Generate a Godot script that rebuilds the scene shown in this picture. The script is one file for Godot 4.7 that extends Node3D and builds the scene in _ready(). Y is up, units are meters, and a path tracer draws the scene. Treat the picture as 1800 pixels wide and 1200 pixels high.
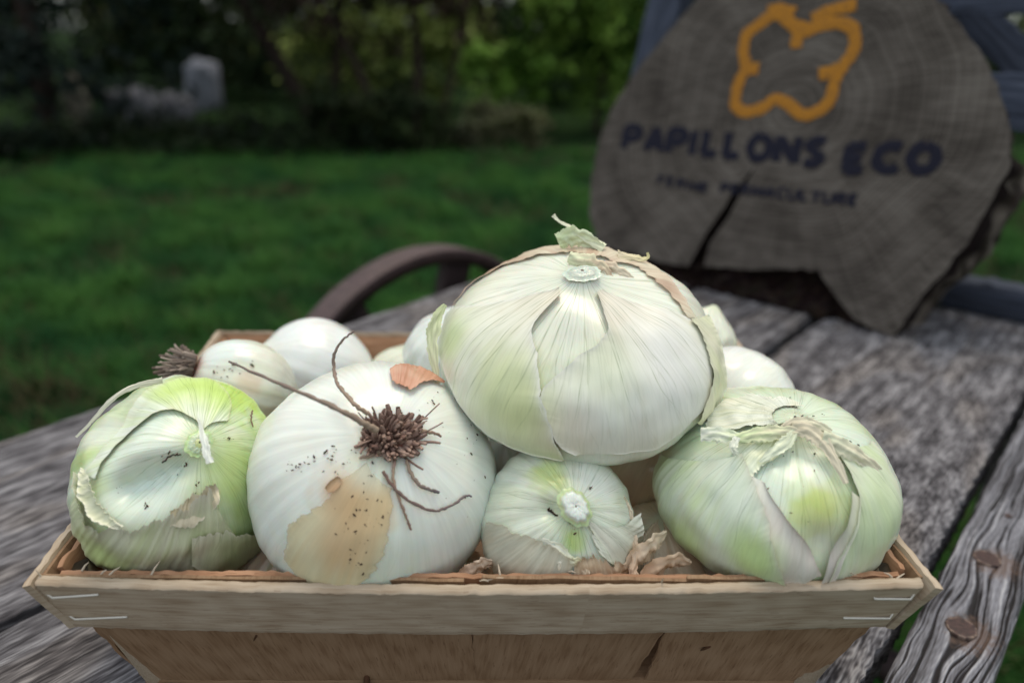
extends Node3D
# A wooden basket of white onions on a weathered cart bench, a painted log slice behind it, lawn and shrubs beyond. Metres, y up.

var rng := RandomNumberGenerator.new()
var nz := FastNoiseLite.new()      # fine noise, one unit per feature
var fb := FastNoiseLite.new()      # the same with four octaves
var M := {}                        # materials by name
var taken := {}                    # names in use, for numbered()
var U := Vector3(0.66658, 0, -0.74543)   # along the boards of the bench
var W := Vector3(0.74543, 0, 0.66658)    # across them
const SEAT := 0.525


class MB:  # collects geometry for one mesh
	var V := PackedVector3Array()
	var N := PackedVector3Array()
	var C := PackedColorArray()
	var T := PackedVector2Array()
	var I := PackedInt32Array()

	func grid(P: PackedVector3Array, K: PackedColorArray, X: PackedVector2Array, nu: int, nv: int, center: Vector3, closed := false) -> void:
		var base := V.size()
		var nn := PackedVector3Array()
		nn.resize(nu * nv)
		var facing := 0.0
		for j in nv:
			var up := mini(j + 1, nv - 1) * nu
			var dn := maxi(j - 1, 0) * nu
			for i in nu:
				var a := i + 1
				var b := i - 1
				if a >= nu:
					a = 1 if closed else nu - 1
				if b < 0:
					b = nu - 2 if closed else 0
				var n := (P[j * nu + a] - P[j * nu + b]).cross(P[up + i] - P[dn + i])
				var l := n.length()
				n = n / l if l > 1e-14 else (P[j * nu + i] - center).normalized()
				nn[j * nu + i] = n
				if l > 1e-14:
					facing += n.dot((P[j * nu + i] - center).normalized())
		var s := 1.0 if facing >= 0.0 else -1.0
		for k in nn.size():
			if s < 0.0:
				nn[k] = -nn[k]
		V.append_array(P)
		N.append_array(nn)
		C.append_array(K)
		T.append_array(X)
		for j in nv - 1:
			for i in nu - 1:
				var p := base + j * nu + i
				if s > 0.0:
					I.append_array(PackedInt32Array([p, p + nu, p + 1, p + 1, p + nu, p + nu + 1]))
				else:
					I.append_array(PackedInt32Array([p, p + 1, p + nu, p + 1, p + nu + 1, p + nu]))

	func tube(pts: Array, rad: Array, sides: int, c0: Color, c1: Color, cap := true) -> void:
		var n := pts.size()
		var d: Vector3 = (pts[1] - pts[0]).normalized()
		var x := d.cross(Vector3(0.31, 0.87, 0.38)).normalized()
		var rows := n + (2 if cap else 0)
		var P := PackedVector3Array()
		var K := PackedColorArray()
		var X := PackedVector2Array()
		var base := V.size()
		var nn := PackedVector3Array()
		for j in rows:
			var k := clampi(j - (1 if cap else 0), 0, n - 1)
			var e: Vector3 = (pts[mini(k + 1, n - 1)] - pts[maxi(k - 1, 0)]).normalized()
			x = (x - e * x.dot(e)).normalized()
			var y := e.cross(x)
			var r: float = rad[k] if rad.size() > 1 else rad[0]
			if cap and (j == 0 or j == rows - 1):
				r *= 0.05
			var c := c0.lerp(c1, float(k) / (n - 1))
			for i in sides + 1:
				var a := TAU * i / sides
				var o := x * cos(a) + y * sin(a)
				P.append(pts[k] + o * r)
				nn.append(o)
				K.append(c)
				X.append(Vector2(float(i) / sides, float(k) / (n - 1)))
		V.append_array(P)
		N.append_array(nn)
		C.append_array(K)
		T.append_array(X)
		for j in rows - 1:
			for i in sides:
				var p := base + j * (sides + 1) + i
				var q := p + sides + 1
				I.append_array(PackedInt32Array([p, q, p + 1, p + 1, q, q + 1]))

	func board(p00: Vector3, p10: Vector3, p01: Vector3, p11: Vector3, th: float, nu: int, nv: int, bevel: float, noise: FastNoiseLite, rough: float, col: Color, uvo := Vector2.ZERO) -> void:
		# a board whose middle sheet has those corners; the first index runs along its length
		var along := ((p10 - p00) + (p11 - p01)).normalized()
		var over := ((p01 - p00) + (p11 - p10)).normalized()
		var n := along.cross(over).normalized()
		var mid := (p00 + p10 + p01 + p11) * 0.25
		var length := p00.distance_to(p10)
		var wide := p00.distance_to(p01)
		var rims := []
		for side in 2:
			var sg := 1.0 if side == 0 else -1.0
			var P := PackedVector3Array()
			var K := PackedColorArray()
			var X := PackedVector2Array()
			for j in nv:
				var v := float(j) / (nv - 1)
				for i in nu:
					var u := float(i) / (nu - 1)
					var p := p00.lerp(p10, u).lerp(p01.lerp(p11, u), v)
					var edge := j == 0 or j == nv - 1
					var tip := i == 0 or i == nu - 1
					var q := noise.get_noise_3dv(p * 160.0)
					if edge:
						p += over * (rough * q + (bevel * 0.5 if j == 0 else -bevel * 0.5))
					if tip:
						p += along * (rough * q + (bevel * 0.5 if i == 0 else -bevel * 0.5))
					p += n * sg * (th * 0.5 - (bevel if edge or tip else 0.0) + rough * 0.25 * noise.get_noise_3dv(p * 90.0 + Vector3(7, 3, 1)))
					P.append(p)
					K.append(col)
					X.append(Vector2(v * wide, u * length) + uvo)
			grid(P, K, X, nu, nv, mid - n * sg * wide, false)
			rims.append(P)
		for e in 4:
			var P := PackedVector3Array()
			var K := PackedColorArray()
			var X := PackedVector2Array()
			var m := nu if e < 2 else nv
			for side in 2:
				for k in m:
					var at: int = [k, (nv - 1) * nu + k, k * nu, k * nu + nu - 1][e]
					P.append(rims[side][at])
					K.append(col)
					X.append((Vector2(side * th, float(k) / (m - 1) * length) if e < 2 else Vector2(float(k) / (m - 1) * wide, side * th)) + uvo)
			grid(P, K, X, m, 2, mid, false)

	func mesh() -> ArrayMesh:
		var a := []
		a.resize(Mesh.ARRAY_MAX)
		a[Mesh.ARRAY_VERTEX] = V
		a[Mesh.ARRAY_NORMAL] = N
		a[Mesh.ARRAY_COLOR] = C
		a[Mesh.ARRAY_TEX_UV] = T
		a[Mesh.ARRAY_INDEX] = I
		var m := ArrayMesh.new()
		m.add_surface_from_arrays(Mesh.PRIMITIVE_TRIANGLES, a)
		return m


func numbered(called: String) -> String:
	taken[called] = taken.get(called, -1) + 1
	return called if taken[called] == 0 else "%s_%03d" % [called, taken[called]]


func thing(called: String, label: String, category: String, at := Vector3.ZERO, group := "") -> Node3D:
	var o := Node3D.new()
	o.name = numbered(called)
	o.position = at
	add_child(o)
	return tag(o, label, category, group)


func tag(o: Node3D, label: String, category := "", group := "", kind := "") -> Node3D:
	if label:
		o.set_meta("label", label)
	if category:
		o.set_meta("category", category)
	if group:
		o.set_meta("group", group)
	if kind:
		o.set_meta("kind", kind)
	return o


func put(called: String, m: Mesh, mat: Material, parent: Node3D = self, label := "") -> MeshInstance3D:
	var o := MeshInstance3D.new()
	o.mesh = m
	o.material_override = mat
	o.name = called
	parent.add_child(o, true)
	if label:
		o.set_meta("label", label)
	return o


func lin(r: float, g: float, b: float) -> Color:
	return Color(r, g, b)


func _ready() -> void:
	# camera: a phone held just above the basket
	var cam := Camera3D.new()
	cam.name = "camera"
	cam.position = Vector3(0, 0.85, 0)
	cam.rotation_degrees = Vector3(-23.1188, 0, 0)
	cam.near = 0.02
	cam.far = 200.0
	var lens := CameraAttributesPhysical.new()
	lens.frustum_focal_length = 26.0
	lens.frustum_near = 0.02
	lens.frustum_far = 200.0
	lens.frustum_focus_distance = 0.365
	lens.exposure_aperture = 3.8
	cam.attributes = lens
	cam.fov = rad_to_deg(2.0 * atan(600.0 / 1300.0))
	add_child(cam)
	# overcast sky
	var sky := Sky.new()
	var sm := ProceduralSkyMaterial.new()
	sm.sky_top_color = Color(0.90, 0.93, 0.97)
	sm.sky_horizon_color = Color(0.60, 0.62, 0.60)
	sm.sky_curve = 0.5
	sm.ground_horizon_color = Color(0.20, 0.23, 0.18)
	sm.ground_bottom_color = Color(0.08, 0.10, 0.06)
	sky.sky_material = sm
	var env := Environment.new()
	env.background_mode = Environment.BG_SKY
	env.sky = sky
	env.background_energy_multiplier = 1.0
	env.tonemap_mode = Environment.TONE_MAPPER_LINEAR
	env.tonemap_exposure = 1.5
	env.sdfgi_enabled = true
	env.ssao_enabled = true
	env.ssil_enabled = true
	var we := WorldEnvironment.new()
	we.name = "environment"
	we.environment = env
	add_child(we)
	var sun := DirectionalLight3D.new()
	sun.name = "sun"
	sun.light_energy = 0.40
	sun.light_color = Color(1.0, 0.95, 0.87)
	sun.light_angular_distance = 24.0
	sun.shadow_enabled = true
	sun.rotation_degrees = Vector3(-70, 165, 0)
	add_child(sun)

	make_materials()
	setting()
	basket()
	bench()
	log_sign()
	onions()
	grass()
	garden()


func setting() -> void:
	var pm := PlaneMesh.new()
	pm.size = Vector2(160, 160)
	var g := put("ground", pm, M.soil)
	g.position = Vector3(0, 0, -40)
	M.soil.uv1_scale = Vector3(60, 60, 1)
	tag(g, "dark soil and grass of the garden floor", "ground", "", "structure")


func garden() -> void:
	var V := func(x: float, y: float, z: float) -> Vector3: return Vector3(x, y, z)
	var dark0 := lin(0.010, 0.020, 0.011)
	var dark1 := lin(0.030, 0.048, 0.022)
	shrub("conifer", "near black conifer with low drooping boughs at the far left", "tree", Vector3(-3.75, 0, -6.2), [[V.call(0, 1.0, 0), V.call(1.15, 0.95, 0.8)], [V.call(0.2, 2.6, 0), V.call(1.5, 1.2, 1.2)], [V.call(0.1, 0.35, 0.5), V.call(0.9, 0.35, 0.5)]], 5200, 0.10, lin(0.006, 0.012, 0.010), lin(0.024, 0.036, 0.030), [[[[0, 0, 0], [0.05, 1.5, 0], [0.1, 3.2, 0]], 0.10]], 101)
	shrub("tree", "dark leafy tree with a leaning trunk between the conifer and the purple shrub", "tree", Vector3(-2.0, 0, -6.8), [[V.call(-0.3, 2.9, 0.4), V.call(1.9, 1.3, 1.6)], [V.call(0.5, 1.25, 0.2), V.call(1.0, 0.45, 0.5)], [V.call(-0.75, 1.15, 0.2), V.call(0.5, 0.35, 0.4)]], 5200, 0.11, dark0, lin(0.045, 0.060, 0.022), [[[[0.25, 0, 0], [0.0, 0.55, 0], [-0.25, 1.0, 0], [-0.4, 2.4, 0.1]], 0.075], [[[0.42, 0, 0.1], [0.55, 0.8, 0.1], [0.7, 1.9, 0.2]], 0.05]], 102)
	shrub("purple_shrub", "dark purple brown leaved shrub hanging over the middle of the lawn edge", "shrub", Vector3(-0.75, 0, -5.9), [[V.call(0.05, 1.05, 0), V.call(0.62, 0.40, 0.5)], [V.call(-0.1, 1.9, 0.2), V.call(1.1, 0.8, 0.9)], [V.call(-0.75, 1.0, 0), V.call(0.5, 0.3, 0.4)]], 4200, 0.075, lin(0.016, 0.011, 0.010), lin(0.055, 0.034, 0.028), [[[[0, 0, 0], [0.05, 0.6, 0], [0.0, 1.4, 0]], 0.05], [[[-0.2, 0, 0.1], [-0.4, 0.6, 0.1], [-0.7, 1.2, 0.1]], 0.04], [[[0.15, 0, 0], [0.3, 0.5, 0], [0.5, 1.2, 0.1]], 0.03]], 103)
	shrub("low_shrub", "low black green shrub at the foot of the leaning trunk", "shrub", Vector3(-2.1, 0, -5.2), [[V.call(0, 0.16, 0), V.call(1.05, 0.17, 0.4)], [V.call(1.0, 0.24, 0), V.call(0.5, 0.26, 0.35)]], 3000, 0.06, lin(0.006, 0.011, 0.006), lin(0.018, 0.028, 0.012), [], 104)
	shrub("low_shrub", "low dark shrub under the purple brown leaves", "shrub", Vector3(-0.85, 0, -5.3), [[V.call(0, 0.22, 0), V.call(0.55, 0.25, 0.35)]], 2000, 0.06, lin(0.007, 0.011, 0.006), lin(0.026, 0.036, 0.014), [], 105)
	shrub("low_shrub", "low dark shrub at the foot of the conifer", "shrub", Vector3(-3.7, 0, -5.0), [[V.call(0, 0.14, 0), V.call(1.0, 0.16, 0.35)]], 2200, 0.06, lin(0.005, 0.009, 0.006), lin(0.016, 0.026, 0.014), [], 106)
	shrub("bright_shrub", "bright green shrub just left of the log slice", "shrub", Vector3(0.72, 0, -6.6), [[V.call(0.25, 0.75, 0), V.call(0.62, 0.62, 0.5)], [V.call(-0.25, 1.0, 0.1), V.call(0.42, 0.5, 0.4)], [V.call(-0.45, 0.62, 0.2), V.call(0.22, 0.16, 0.2)]], 5600, 0.075, lin(0.014, 0.045, 0.006), lin(0.20, 0.33, 0.06), [[[[0, 0, 0], [0.05, 0.5, 0], [0.1, 1.0, 0]], 0.035]], 107)
	shrub("grass_clump", "clump of pale dry grass and leaves at the lawn edge", "plant", Vector3(-0.12, 0, -5.55), [[V.call(0, 0.16, 0), V.call(0.36, 0.18, 0.22)]], 1100, 0.07, lin(0.07, 0.085, 0.03), lin(0.20, 0.19, 0.12), [], 108)
	shrub("light_shrub", "yellow green shrub showing through the gaps behind the purple leaves", "shrub", Vector3(-1.3, 0, -8.6), [[V.call(0, 0.7, 0), V.call(1.3, 0.65, 0.4)]], 3600, 0.09, lin(0.05, 0.075, 0.015), lin(0.34, 0.42, 0.12), [], 109)
	shrub("bright_shrub", "low lime green shrub between the purple shrub and the dry grass", "shrub", Vector3(-0.02, 0, -6.5), [[V.call(0, 0.42, 0), V.call(0.40, 0.34, 0.3)]], 1500, 0.08, lin(0.04, 0.10, 0.012), lin(0.24, 0.42, 0.08), [], 131)
	shrub("dark_shrub", "broad black green shrub behind the leaning trunk", "shrub", Vector3(-2.6, 0, -9.4), [[V.call(0, 0.55, 0), V.call(2.0, 0.5, 0.4)], [V.call(-1.6, 1.2, -0.3), V.call(1.4, 0.8, 0.4)]], 4200, 0.10, dark0, lin(0.03, 0.05, 0.02), [], 132)
	shrub("dark_shrub", "dark shrub behind the bright green shrub", "shrub", Vector3(1.2, 0, -8.6), [[V.call(0, 0.7, 0), V.call(1.5, 0.7, 0.4)]], 3000, 0.10, dark0, lin(0.03, 0.055, 0.018), [], 133)
	shrub("weeping_shrub", "olive shrub behind the pale stones", "shrub", Vector3(-4.3, 0, -10.2), [[V.call(0, 0.9, 0), V.call(1.6, 0.85, 0.5)]], 3000, 0.10, lin(0.02, 0.035, 0.012), lin(0.13, 0.14, 0.06), [], 110)
	var k := 0
	for e in [[-8.5, "far left end"], [-5.2, "left, behind the conifer"], [-1.8, "middle, behind the leaning trunk"], [1.6, "right, behind the bright shrub"], [5.0, "right, behind the log slice"], [8.5, "far right end"]]:
		shrub("hedge_bush", "tall dark hedge bush closing the garden at the " + e[1], "shrub", Vector3(e[0], 0, -12.5 + 0.4 * (k % 2)), [[V.call(0, 1.1, 0), V.call(2.2, 1.3, 0.8)], [V.call(0.2, 3.0, 0), V.call(1.8, 1.2, 0.8)]], 7500, 0.20, lin(0.008, 0.018, 0.006), lin(0.04, 0.07, 0.018), [], 120 + k, "hedge bushes closing the garden")
		k += 1
	shrub("right_shrub", "mid green shrub behind the right side of the log slice", "shrub", Vector3(4.2, 0, -6.8), [[V.call(0, 0.8, 0), V.call(1.2, 0.8, 0.6)]], 3400, 0.08, lin(0.02, 0.045, 0.012), lin(0.14, 0.17, 0.08), [], 130)
	stone("upright pale grey block standing right of the rough stones", Vector3(-3.36, 0, -8.5), Vector3(0.33, 0.56, 0.33), lin(0.19, 0.20, 0.235), 0.5, 1.0)
	stone("rough grey stone lying left of the upright block", Vector3(-3.30, 0, -6.75), Vector3(0.50, 0.40, 0.4), lin(0.17, 0.17, 0.19), 0.2, 2.0)
	stone("small grey stone in front of the upright block", Vector3(-3.02, 0, -6.9), Vector3(0.34, 0.34, 0.3), lin(0.14, 0.14, 0.16), 0.1, 3.0)
	stone("small beige stone beside the conifer boughs", Vector3(-3.72, 0, -6.6), Vector3(0.20, 0.52, 0.2), lin(0.27, 0.25, 0.20), 0.1, 4.0)


func onions() -> void:
	var o: Dictionary
	var white := lin(0.76, 0.79, 0.72)
	var paper := lin(0.66, 0.60, 0.46)
	# A: root end towards the camera
	o = onion("white onion with its brown root tuft facing the camera and a tan papery patch", Vector3(-0.0698, 0.6366, -0.3199), Vector3(0.94147, -0.14101, -0.30619), Vector3(-0.28828, -0.80760, -0.51447), [0.0628, 0.05, 0.052, 0.95, 0.004, 0.012], {"sd": 1.0, "rf": 6.0, "ra": 0.0004, "lump": 0.002, "base": lin(0.77, 0.80, 0.74), "greens": 0.12, "lows": 0.12, "low": lin(0.74, 0.78, 0.70),
		"blots": [[[4.331, 0.359], 0.03, lin(0.66, 0.70, 0.50), 0.5], [[3.958, 0.174], 0.012, lin(0.64, 0.40, 0.20), 0.65, 1], [[4.241, 0.271], 0.014, lin(0.60, 0.36, 0.17), 0.6, 1], [[4.349, 0.182], 0.012, lin(0.64, 0.42, 0.20), 0.6, 1], [[4.016, 0.078], 0.012, lin(0.74, 0.74, 0.58), 0.8, 1]]}, 460, 260, "smooth_onion")
	flap(o, "papery_skin", [[3.926, 0.08], [3.823, 0.15], [3.85, 0.208], [3.787, 0.269], [3.778, 0.337], [3.89, 0.421], [4.093, 0.447]], [[4.641, 0.12], [4.65, 0.162], [4.636, 0.208], [4.609, 0.25], [4.564, 0.309], [4.488, 0.359], [4.416, 0.409]], {"off": 0.0005, "ca": 0.0002, "cb": 0.0003, "col": lin(0.76, 0.70, 0.46), "col2": lin(0.70, 0.56, 0.32), "mix": 0.3, "edge": lin(0.46, 0.30, 0.17), "edges": 0.6, "ew": 0.010, "rough": 0.035, "mat": "thin_skin", "alpha": 0.88, "rim_alpha": 0.55, "wr": 0.0003, "label": "tan papery patch below the roots"})
	flap(o, "brown_skin_scrap", [[1.47, 0.206], [1.353, 0.24], [1.214, 0.263], [1.052, 0.285], [0.841, 0.281]], [[1.452, 0.15], [1.335, 0.136], [1.106, 0.136], [1.003, 0.188], [0.828, 0.269]], {"off": 0.0022, "ca": 0.0006, "cb": 0.0005, "wr": 0.0008, "wf": 90.0, "rough": 0.05, "col": lin(0.50, 0.24, 0.15), "col2": lin(0.62, 0.36, 0.25), "edge": lin(0.40, 0.20, 0.13), "edges": 0.3, "mat": "plain_skin", "nv": 26, "label": "small reddish brown scrap of dry skin"})
	flap(o, "lifted_skin", [[3.751, 0.186], [3.729, 0.166], [3.76, 0.146], [3.841, 0.15]], [[3.805, 0.192], [3.85, 0.18], [3.864, 0.168], [3.855, 0.154]], {"off": 0.0012, "ca": 0.0012, "cb": 0.0, "rough": 0.05, "col": lin(0.55, 0.36, 0.22), "col2": lin(0.45, 0.25, 0.15), "edge": lin(0.42, 0.25, 0.14), "nu": 40, "nv": 14, "mat": "plain_skin"})
	root_tuft(o, 300, 0.0112, 0.0058, 31, 0.80, 0.00105)
	var rd := lin(0.20, 0.125, 0.10)
	var rl := lin(0.36, 0.27, 0.20)
	root_or_slit(o, [Vector3(-0.0094, -0.0647, -0.0033), Vector3(-0.0147, -0.0684, -0.0020), Vector3(-0.0245, -0.0721, 0.0024), Vector3(-0.0380, -0.0688, 0.0121), Vector3(-0.0539, -0.0604, 0.0252), Vector3(-0.0699, -0.0514, 0.0395)], 0.0017, 0.0004, rl, lin(0.20, 0.16, 0.14))
	root_or_slit(o, [Vector3(-0.0118, -0.0603, 0.0071), Vector3(-0.0169, -0.0626, 0.0100), Vector3(-0.0208, -0.0578, 0.0190), Vector3(-0.0234, -0.0549, 0.0260), Vector3(-0.0244, -0.0539, 0.0349), Vector3(-0.0240, -0.0574, 0.0399), Vector3(-0.0210, -0.0615, 0.0443), Vector3(-0.0156, -0.0657, 0.0473)], 0.0011, 0.0005, rl, lin(0.22, 0.17, 0.15))
	root_or_slit(o, lay(o, [[4.398, 0.084], [4.658, 0.116], [4.879, 0.15], [5.157, 0.19], [5.413, 0.212], [5.602, 0.226], [5.656, 0.242]], 0.0022), 0.0008, 0.00045, rd, lin(0.17, 0.15, 0.16))
	root_or_slit(o, lay(o, [[-1.158, 0.062], [-1.203, 0.098], [-1.149, 0.126], [-1.041, 0.144], [-0.933, 0.166]], 0.0020), 0.0009, 0.0007, rl, lin(0.14, 0.12, 0.13))
	root_or_slit(o, lay(o, [[4.667, 0.072], [4.681, 0.11], [4.766, 0.15], [4.825, 0.184], [4.861, 0.216]], 0.0018), 0.0007, 0.0005, rl, rd)
	root_or_slit(o, lay(o, [[4.061, 0.042], [3.868, 0.066], [3.729, 0.086]], 0.0020), 0.0010, 0.0006, rl, rl)
	root_or_slit(o, lay(o, [[0.095, 0.06], [0.019, 0.088], [-0.057, 0.108]], 0.0030), 0.0010, 0.0005, rl, rd)
	specks(o, [[3.329, 0.23, 0.05], [3.343, 0.154, 0.06], [0.756, 0.146, 0.09], [4.313, 0.184, 0.10], [4.506, 0.196, 0.06], [0.104, 0.164, 0.16], [3.639, 0.152, 0.05], [-0.533, 0.22, 0.2], [3.437, 0.088, 0.12], [4.218, 0.1, 0.15], [4.376, 0.222, 0.06], [4.385, 0.305, 0.05], [4.075, 0.206, 0.08]], 130, 41, 0.00045)

	# B: the big one on top
	o = onion("largest white onion crowning the heap, its neck towards the viewer", Vector3(0.0368, 0.6858, -0.3703), Vector3(0.99511, -0.00000, 0.09880), Vector3(-0.02755, 0.96033, 0.27749), [0.0745, 0.047, 0.035, 0.88, 0.006, 0.01], {"sd": 2.0, "rf": 6.0, "ra": 0.0006, "lump": 0.003, "base": lin(0.80, 0.80, 0.68), "greens": 0.17, "neck": lin(0.64, 0.70, 0.58), "necks": 0.6,
		"dents": [[[0.482, 0.894], 0.022, 0.003], [[2.902, 0.856], 0.022, 0.0018], [[1.69, 0.828], 0.017, 0.003], [[1.717, 0.739], 0.012, 0.0025]],
		"blots": [[[2.054, 0.659], 0.022, lin(0.62, 0.68, 0.36), 0.8, 1], [[1.883, 0.595], 0.016, lin(0.62, 0.66, 0.34), 0.7, 1], [[2.817, 0.651], 0.012, lin(0.55, 0.66, 0.32), 0.7, 1], [[1.313, 0.754], 0.018, lin(0.68, 0.74, 0.52), 0.6, 1], [[1.613, 0.561], 0.016, lin(0.68, 0.58, 0.44), 0.5, 1], [[1.133, 0.509], 0.016, lin(0.70, 0.62, 0.50), 0.35, 1], [[0.756, 0.713], 0.022, lin(0.78, 0.78, 0.74), 0.7, 1]]}, 520, 260)
	flap(o, "skin_flap", [[2.408, 0.952], [2.714, 0.89], [2.92, 0.794], [3.275, 0.601], [3.015, 0.577], [2.593, 0.557], [2.278, 0.507], [1.977, 0.461], [1.654, 0.453]], [[2.143, 0.938], [2.157, 0.888], [2.139, 0.84], [1.941, 0.77], [1.834, 0.693], [1.748, 0.621], [1.685, 0.545], [1.645, 0.501], [1.622, 0.457]], {"off": 0.0016, "ca": 0.0006, "cb": 0.0020, "col": lin(0.77, 0.79, 0.66), "col2": lin(0.70, 0.75, 0.52), "mix": 0.25, "edge": lin(0.84, 0.83, 0.78), "edges": 0.8, "ew": 0.03, "wr": 0.0003, "tops": 0.7, "nu": 170, "nv": 110})
	flap(o, "skin_flap", [[0.994, 0.958], [1.151, 0.906], [1.227, 0.85], [1.6, 0.784], [1.834, 0.685], [1.766, 0.619], [1.667, 0.541], [1.569, 0.505]], [[0.616, 0.958], [0.374, 0.872], [0.203, 0.758], [0.316, 0.677], [0.509, 0.589], [0.724, 0.531], [1.025, 0.487], [1.304, 0.495]], {"off": 0.0012, "ca": 0.0020, "cb": 0.0003, "col": lin(0.79, 0.80, 0.72), "col2": lin(0.74, 0.77, 0.62), "mix": 0.2, "edge": lin(0.82, 0.80, 0.74), "edges": 0.6, "ew": 0.02, "wr": 0.0003, "tops": 0.7, "nu": 170, "nv": 110})
	flap(o, "outer_skin", [[3.226, 0.589], [3.41, 0.635], [3.711, 0.693], [4.07, 0.739], [4.461, 0.81], [4.982, 0.83], [5.458, 0.79], [6.073, 0.764], [6.392, 0.723]], [[3.338, 0.619], [3.558, 0.665], [3.711, 0.764], [3.949, 0.848], [4.425, 0.902], [5.193, 0.914], [5.795, 0.856], [6.248, 0.802], [6.495, 0.756]], {"off": 0.0013, "ca": 0.0002, "cb": 0.0004, "wr": 0.0007, "wf": 70.0, "rough": 0.16, "col": lin(0.56, 0.40, 0.29), "col2": lin(0.70, 0.66, 0.50), "mix": 0.35, "edge": lin(0.48, 0.31, 0.22), "edges": 0.5, "nu": 240, "nv": 40, "mat": "thin_skin", "alpha": 0.95, "rim_alpha": 0.6, "label": "dry beige skin left round the shoulder"})
	flap(o, "loose_leaf", [[0.23, 0.756], [0.324, 0.715], [0.423, 0.655], [0.594, 0.587], [0.747, 0.521]], [[-0.017, 0.689], [0.095, 0.639], [0.235, 0.565], [0.378, 0.477], [0.607, 0.437]], {"off": 0.0022, "ca": 0.0010, "cb": 0.0018, "wr": 0.0010, "wf": 55.0, "rough": 0.05, "col": lin(0.68, 0.71, 0.46), "col2": lin(0.74, 0.73, 0.56), "mix": 0.4, "edges": 0.5, "nu": 90, "nv": 40})
	strip(o, "dry_leaf", [Vector3(-0.0718, 0.0297, 0.0009), Vector3(-0.0760, 0.0242, 0.0112), Vector3(-0.0760, 0.0146, 0.0230), Vector3(-0.0715, 0.0032, 0.0344)], [0.002, 0.007, 0.006, 0.001], lin(0.50, 0.56, 0.32), lin(0.66, 0.68, 0.48), 0.15, Vector3(0, 0.3, 1))
	neck_stub(o, 0.0064, 0.0011, 0.75, 0.3, lin(0.40, 0.45, 0.38), lin(0.56, 0.61, 0.53))
	strip(o, "dry_leaf_tip", [Vector3(0.0113, 0.0462, -0.0328), Vector3(0.0013, 0.0497, -0.0371), Vector3(-0.0082, 0.0548, -0.0401), Vector3(-0.0138, 0.0573, -0.0416), Vector3(-0.0170, 0.0598, -0.0432)], [0.007, 0.005, 0.0030, 0.0016, 0.0028], lin(0.68, 0.70, 0.50), lin(0.72, 0.72, 0.56), 0.5, Vector3(0, 1, 0.3))
	strip(o, "dry_leaf", [Vector3(-0.0140, 0.0487, -0.0345), Vector3(-0.0080, 0.0505, -0.0366), Vector3(-0.0002, 0.0493, -0.0366), Vector3(0.0107, 0.0462, -0.0328)], [0.008, 0.011, 0.010, 0.004], lin(0.62, 0.72, 0.44), lin(0.70, 0.74, 0.54), 0.3, Vector3(0, 0.3, 1))
	strip(o, "dry_leaf_tip", [Vector3(0.0184, 0.0443, -0.0294), Vector3(0.0261, 0.0431, -0.0294), Vector3(0.0316, 0.0422, -0.0293), Vector3(0.0349, 0.0428, -0.0302), Vector3(0.0345, 0.0448, -0.0318)], [0.007, 0.005, 0.0035, 0.002, 0.0012], lin(0.66, 0.58, 0.42), lin(0.66, 0.60, 0.30), 0.6, Vector3(0, 1, 0.3))
	strip(o, "crumpled_skin", [Vector3(-0.0072, 0.0500, -0.0169), Vector3(0.0017, 0.0496, -0.0137), Vector3(0.0092, 0.0478, -0.0104), Vector3(0.0151, 0.0446, -0.0060)], [0.006, 0.009, 0.008, 0.003], lin(0.66, 0.70, 0.48), lin(0.58, 0.44, 0.32), 0.8, Vector3(0, 0.7, 0.7))
	strip(o, "crumpled_skin", [Vector3(0.0077, 0.0477, -0.0141), Vector3(0.0136, 0.0470, -0.0129), Vector3(0.0210, 0.0446, -0.0105), Vector3(0.0286, 0.0403, -0.0079)], [0.005, 0.007, 0.006, 0.002], lin(0.58, 0.44, 0.32), lin(0.68, 0.62, 0.48), 0.8, Vector3(0, 0.7, 0.7))
	strip(o, "crumpled_skin", [Vector3(0.0101, 0.0469, -0.0086), Vector3(0.0126, 0.0438, -0.0050), Vector3(0.0110, 0.0410, 0.0001), Vector3(0.0135, 0.0357, 0.0041)], [0.004, 0.005, 0.004, 0.002], lin(0.68, 0.64, 0.50), lin(0.70, 0.66, 0.52), 0.9, Vector3(0, 0.7, 0.7))

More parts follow.
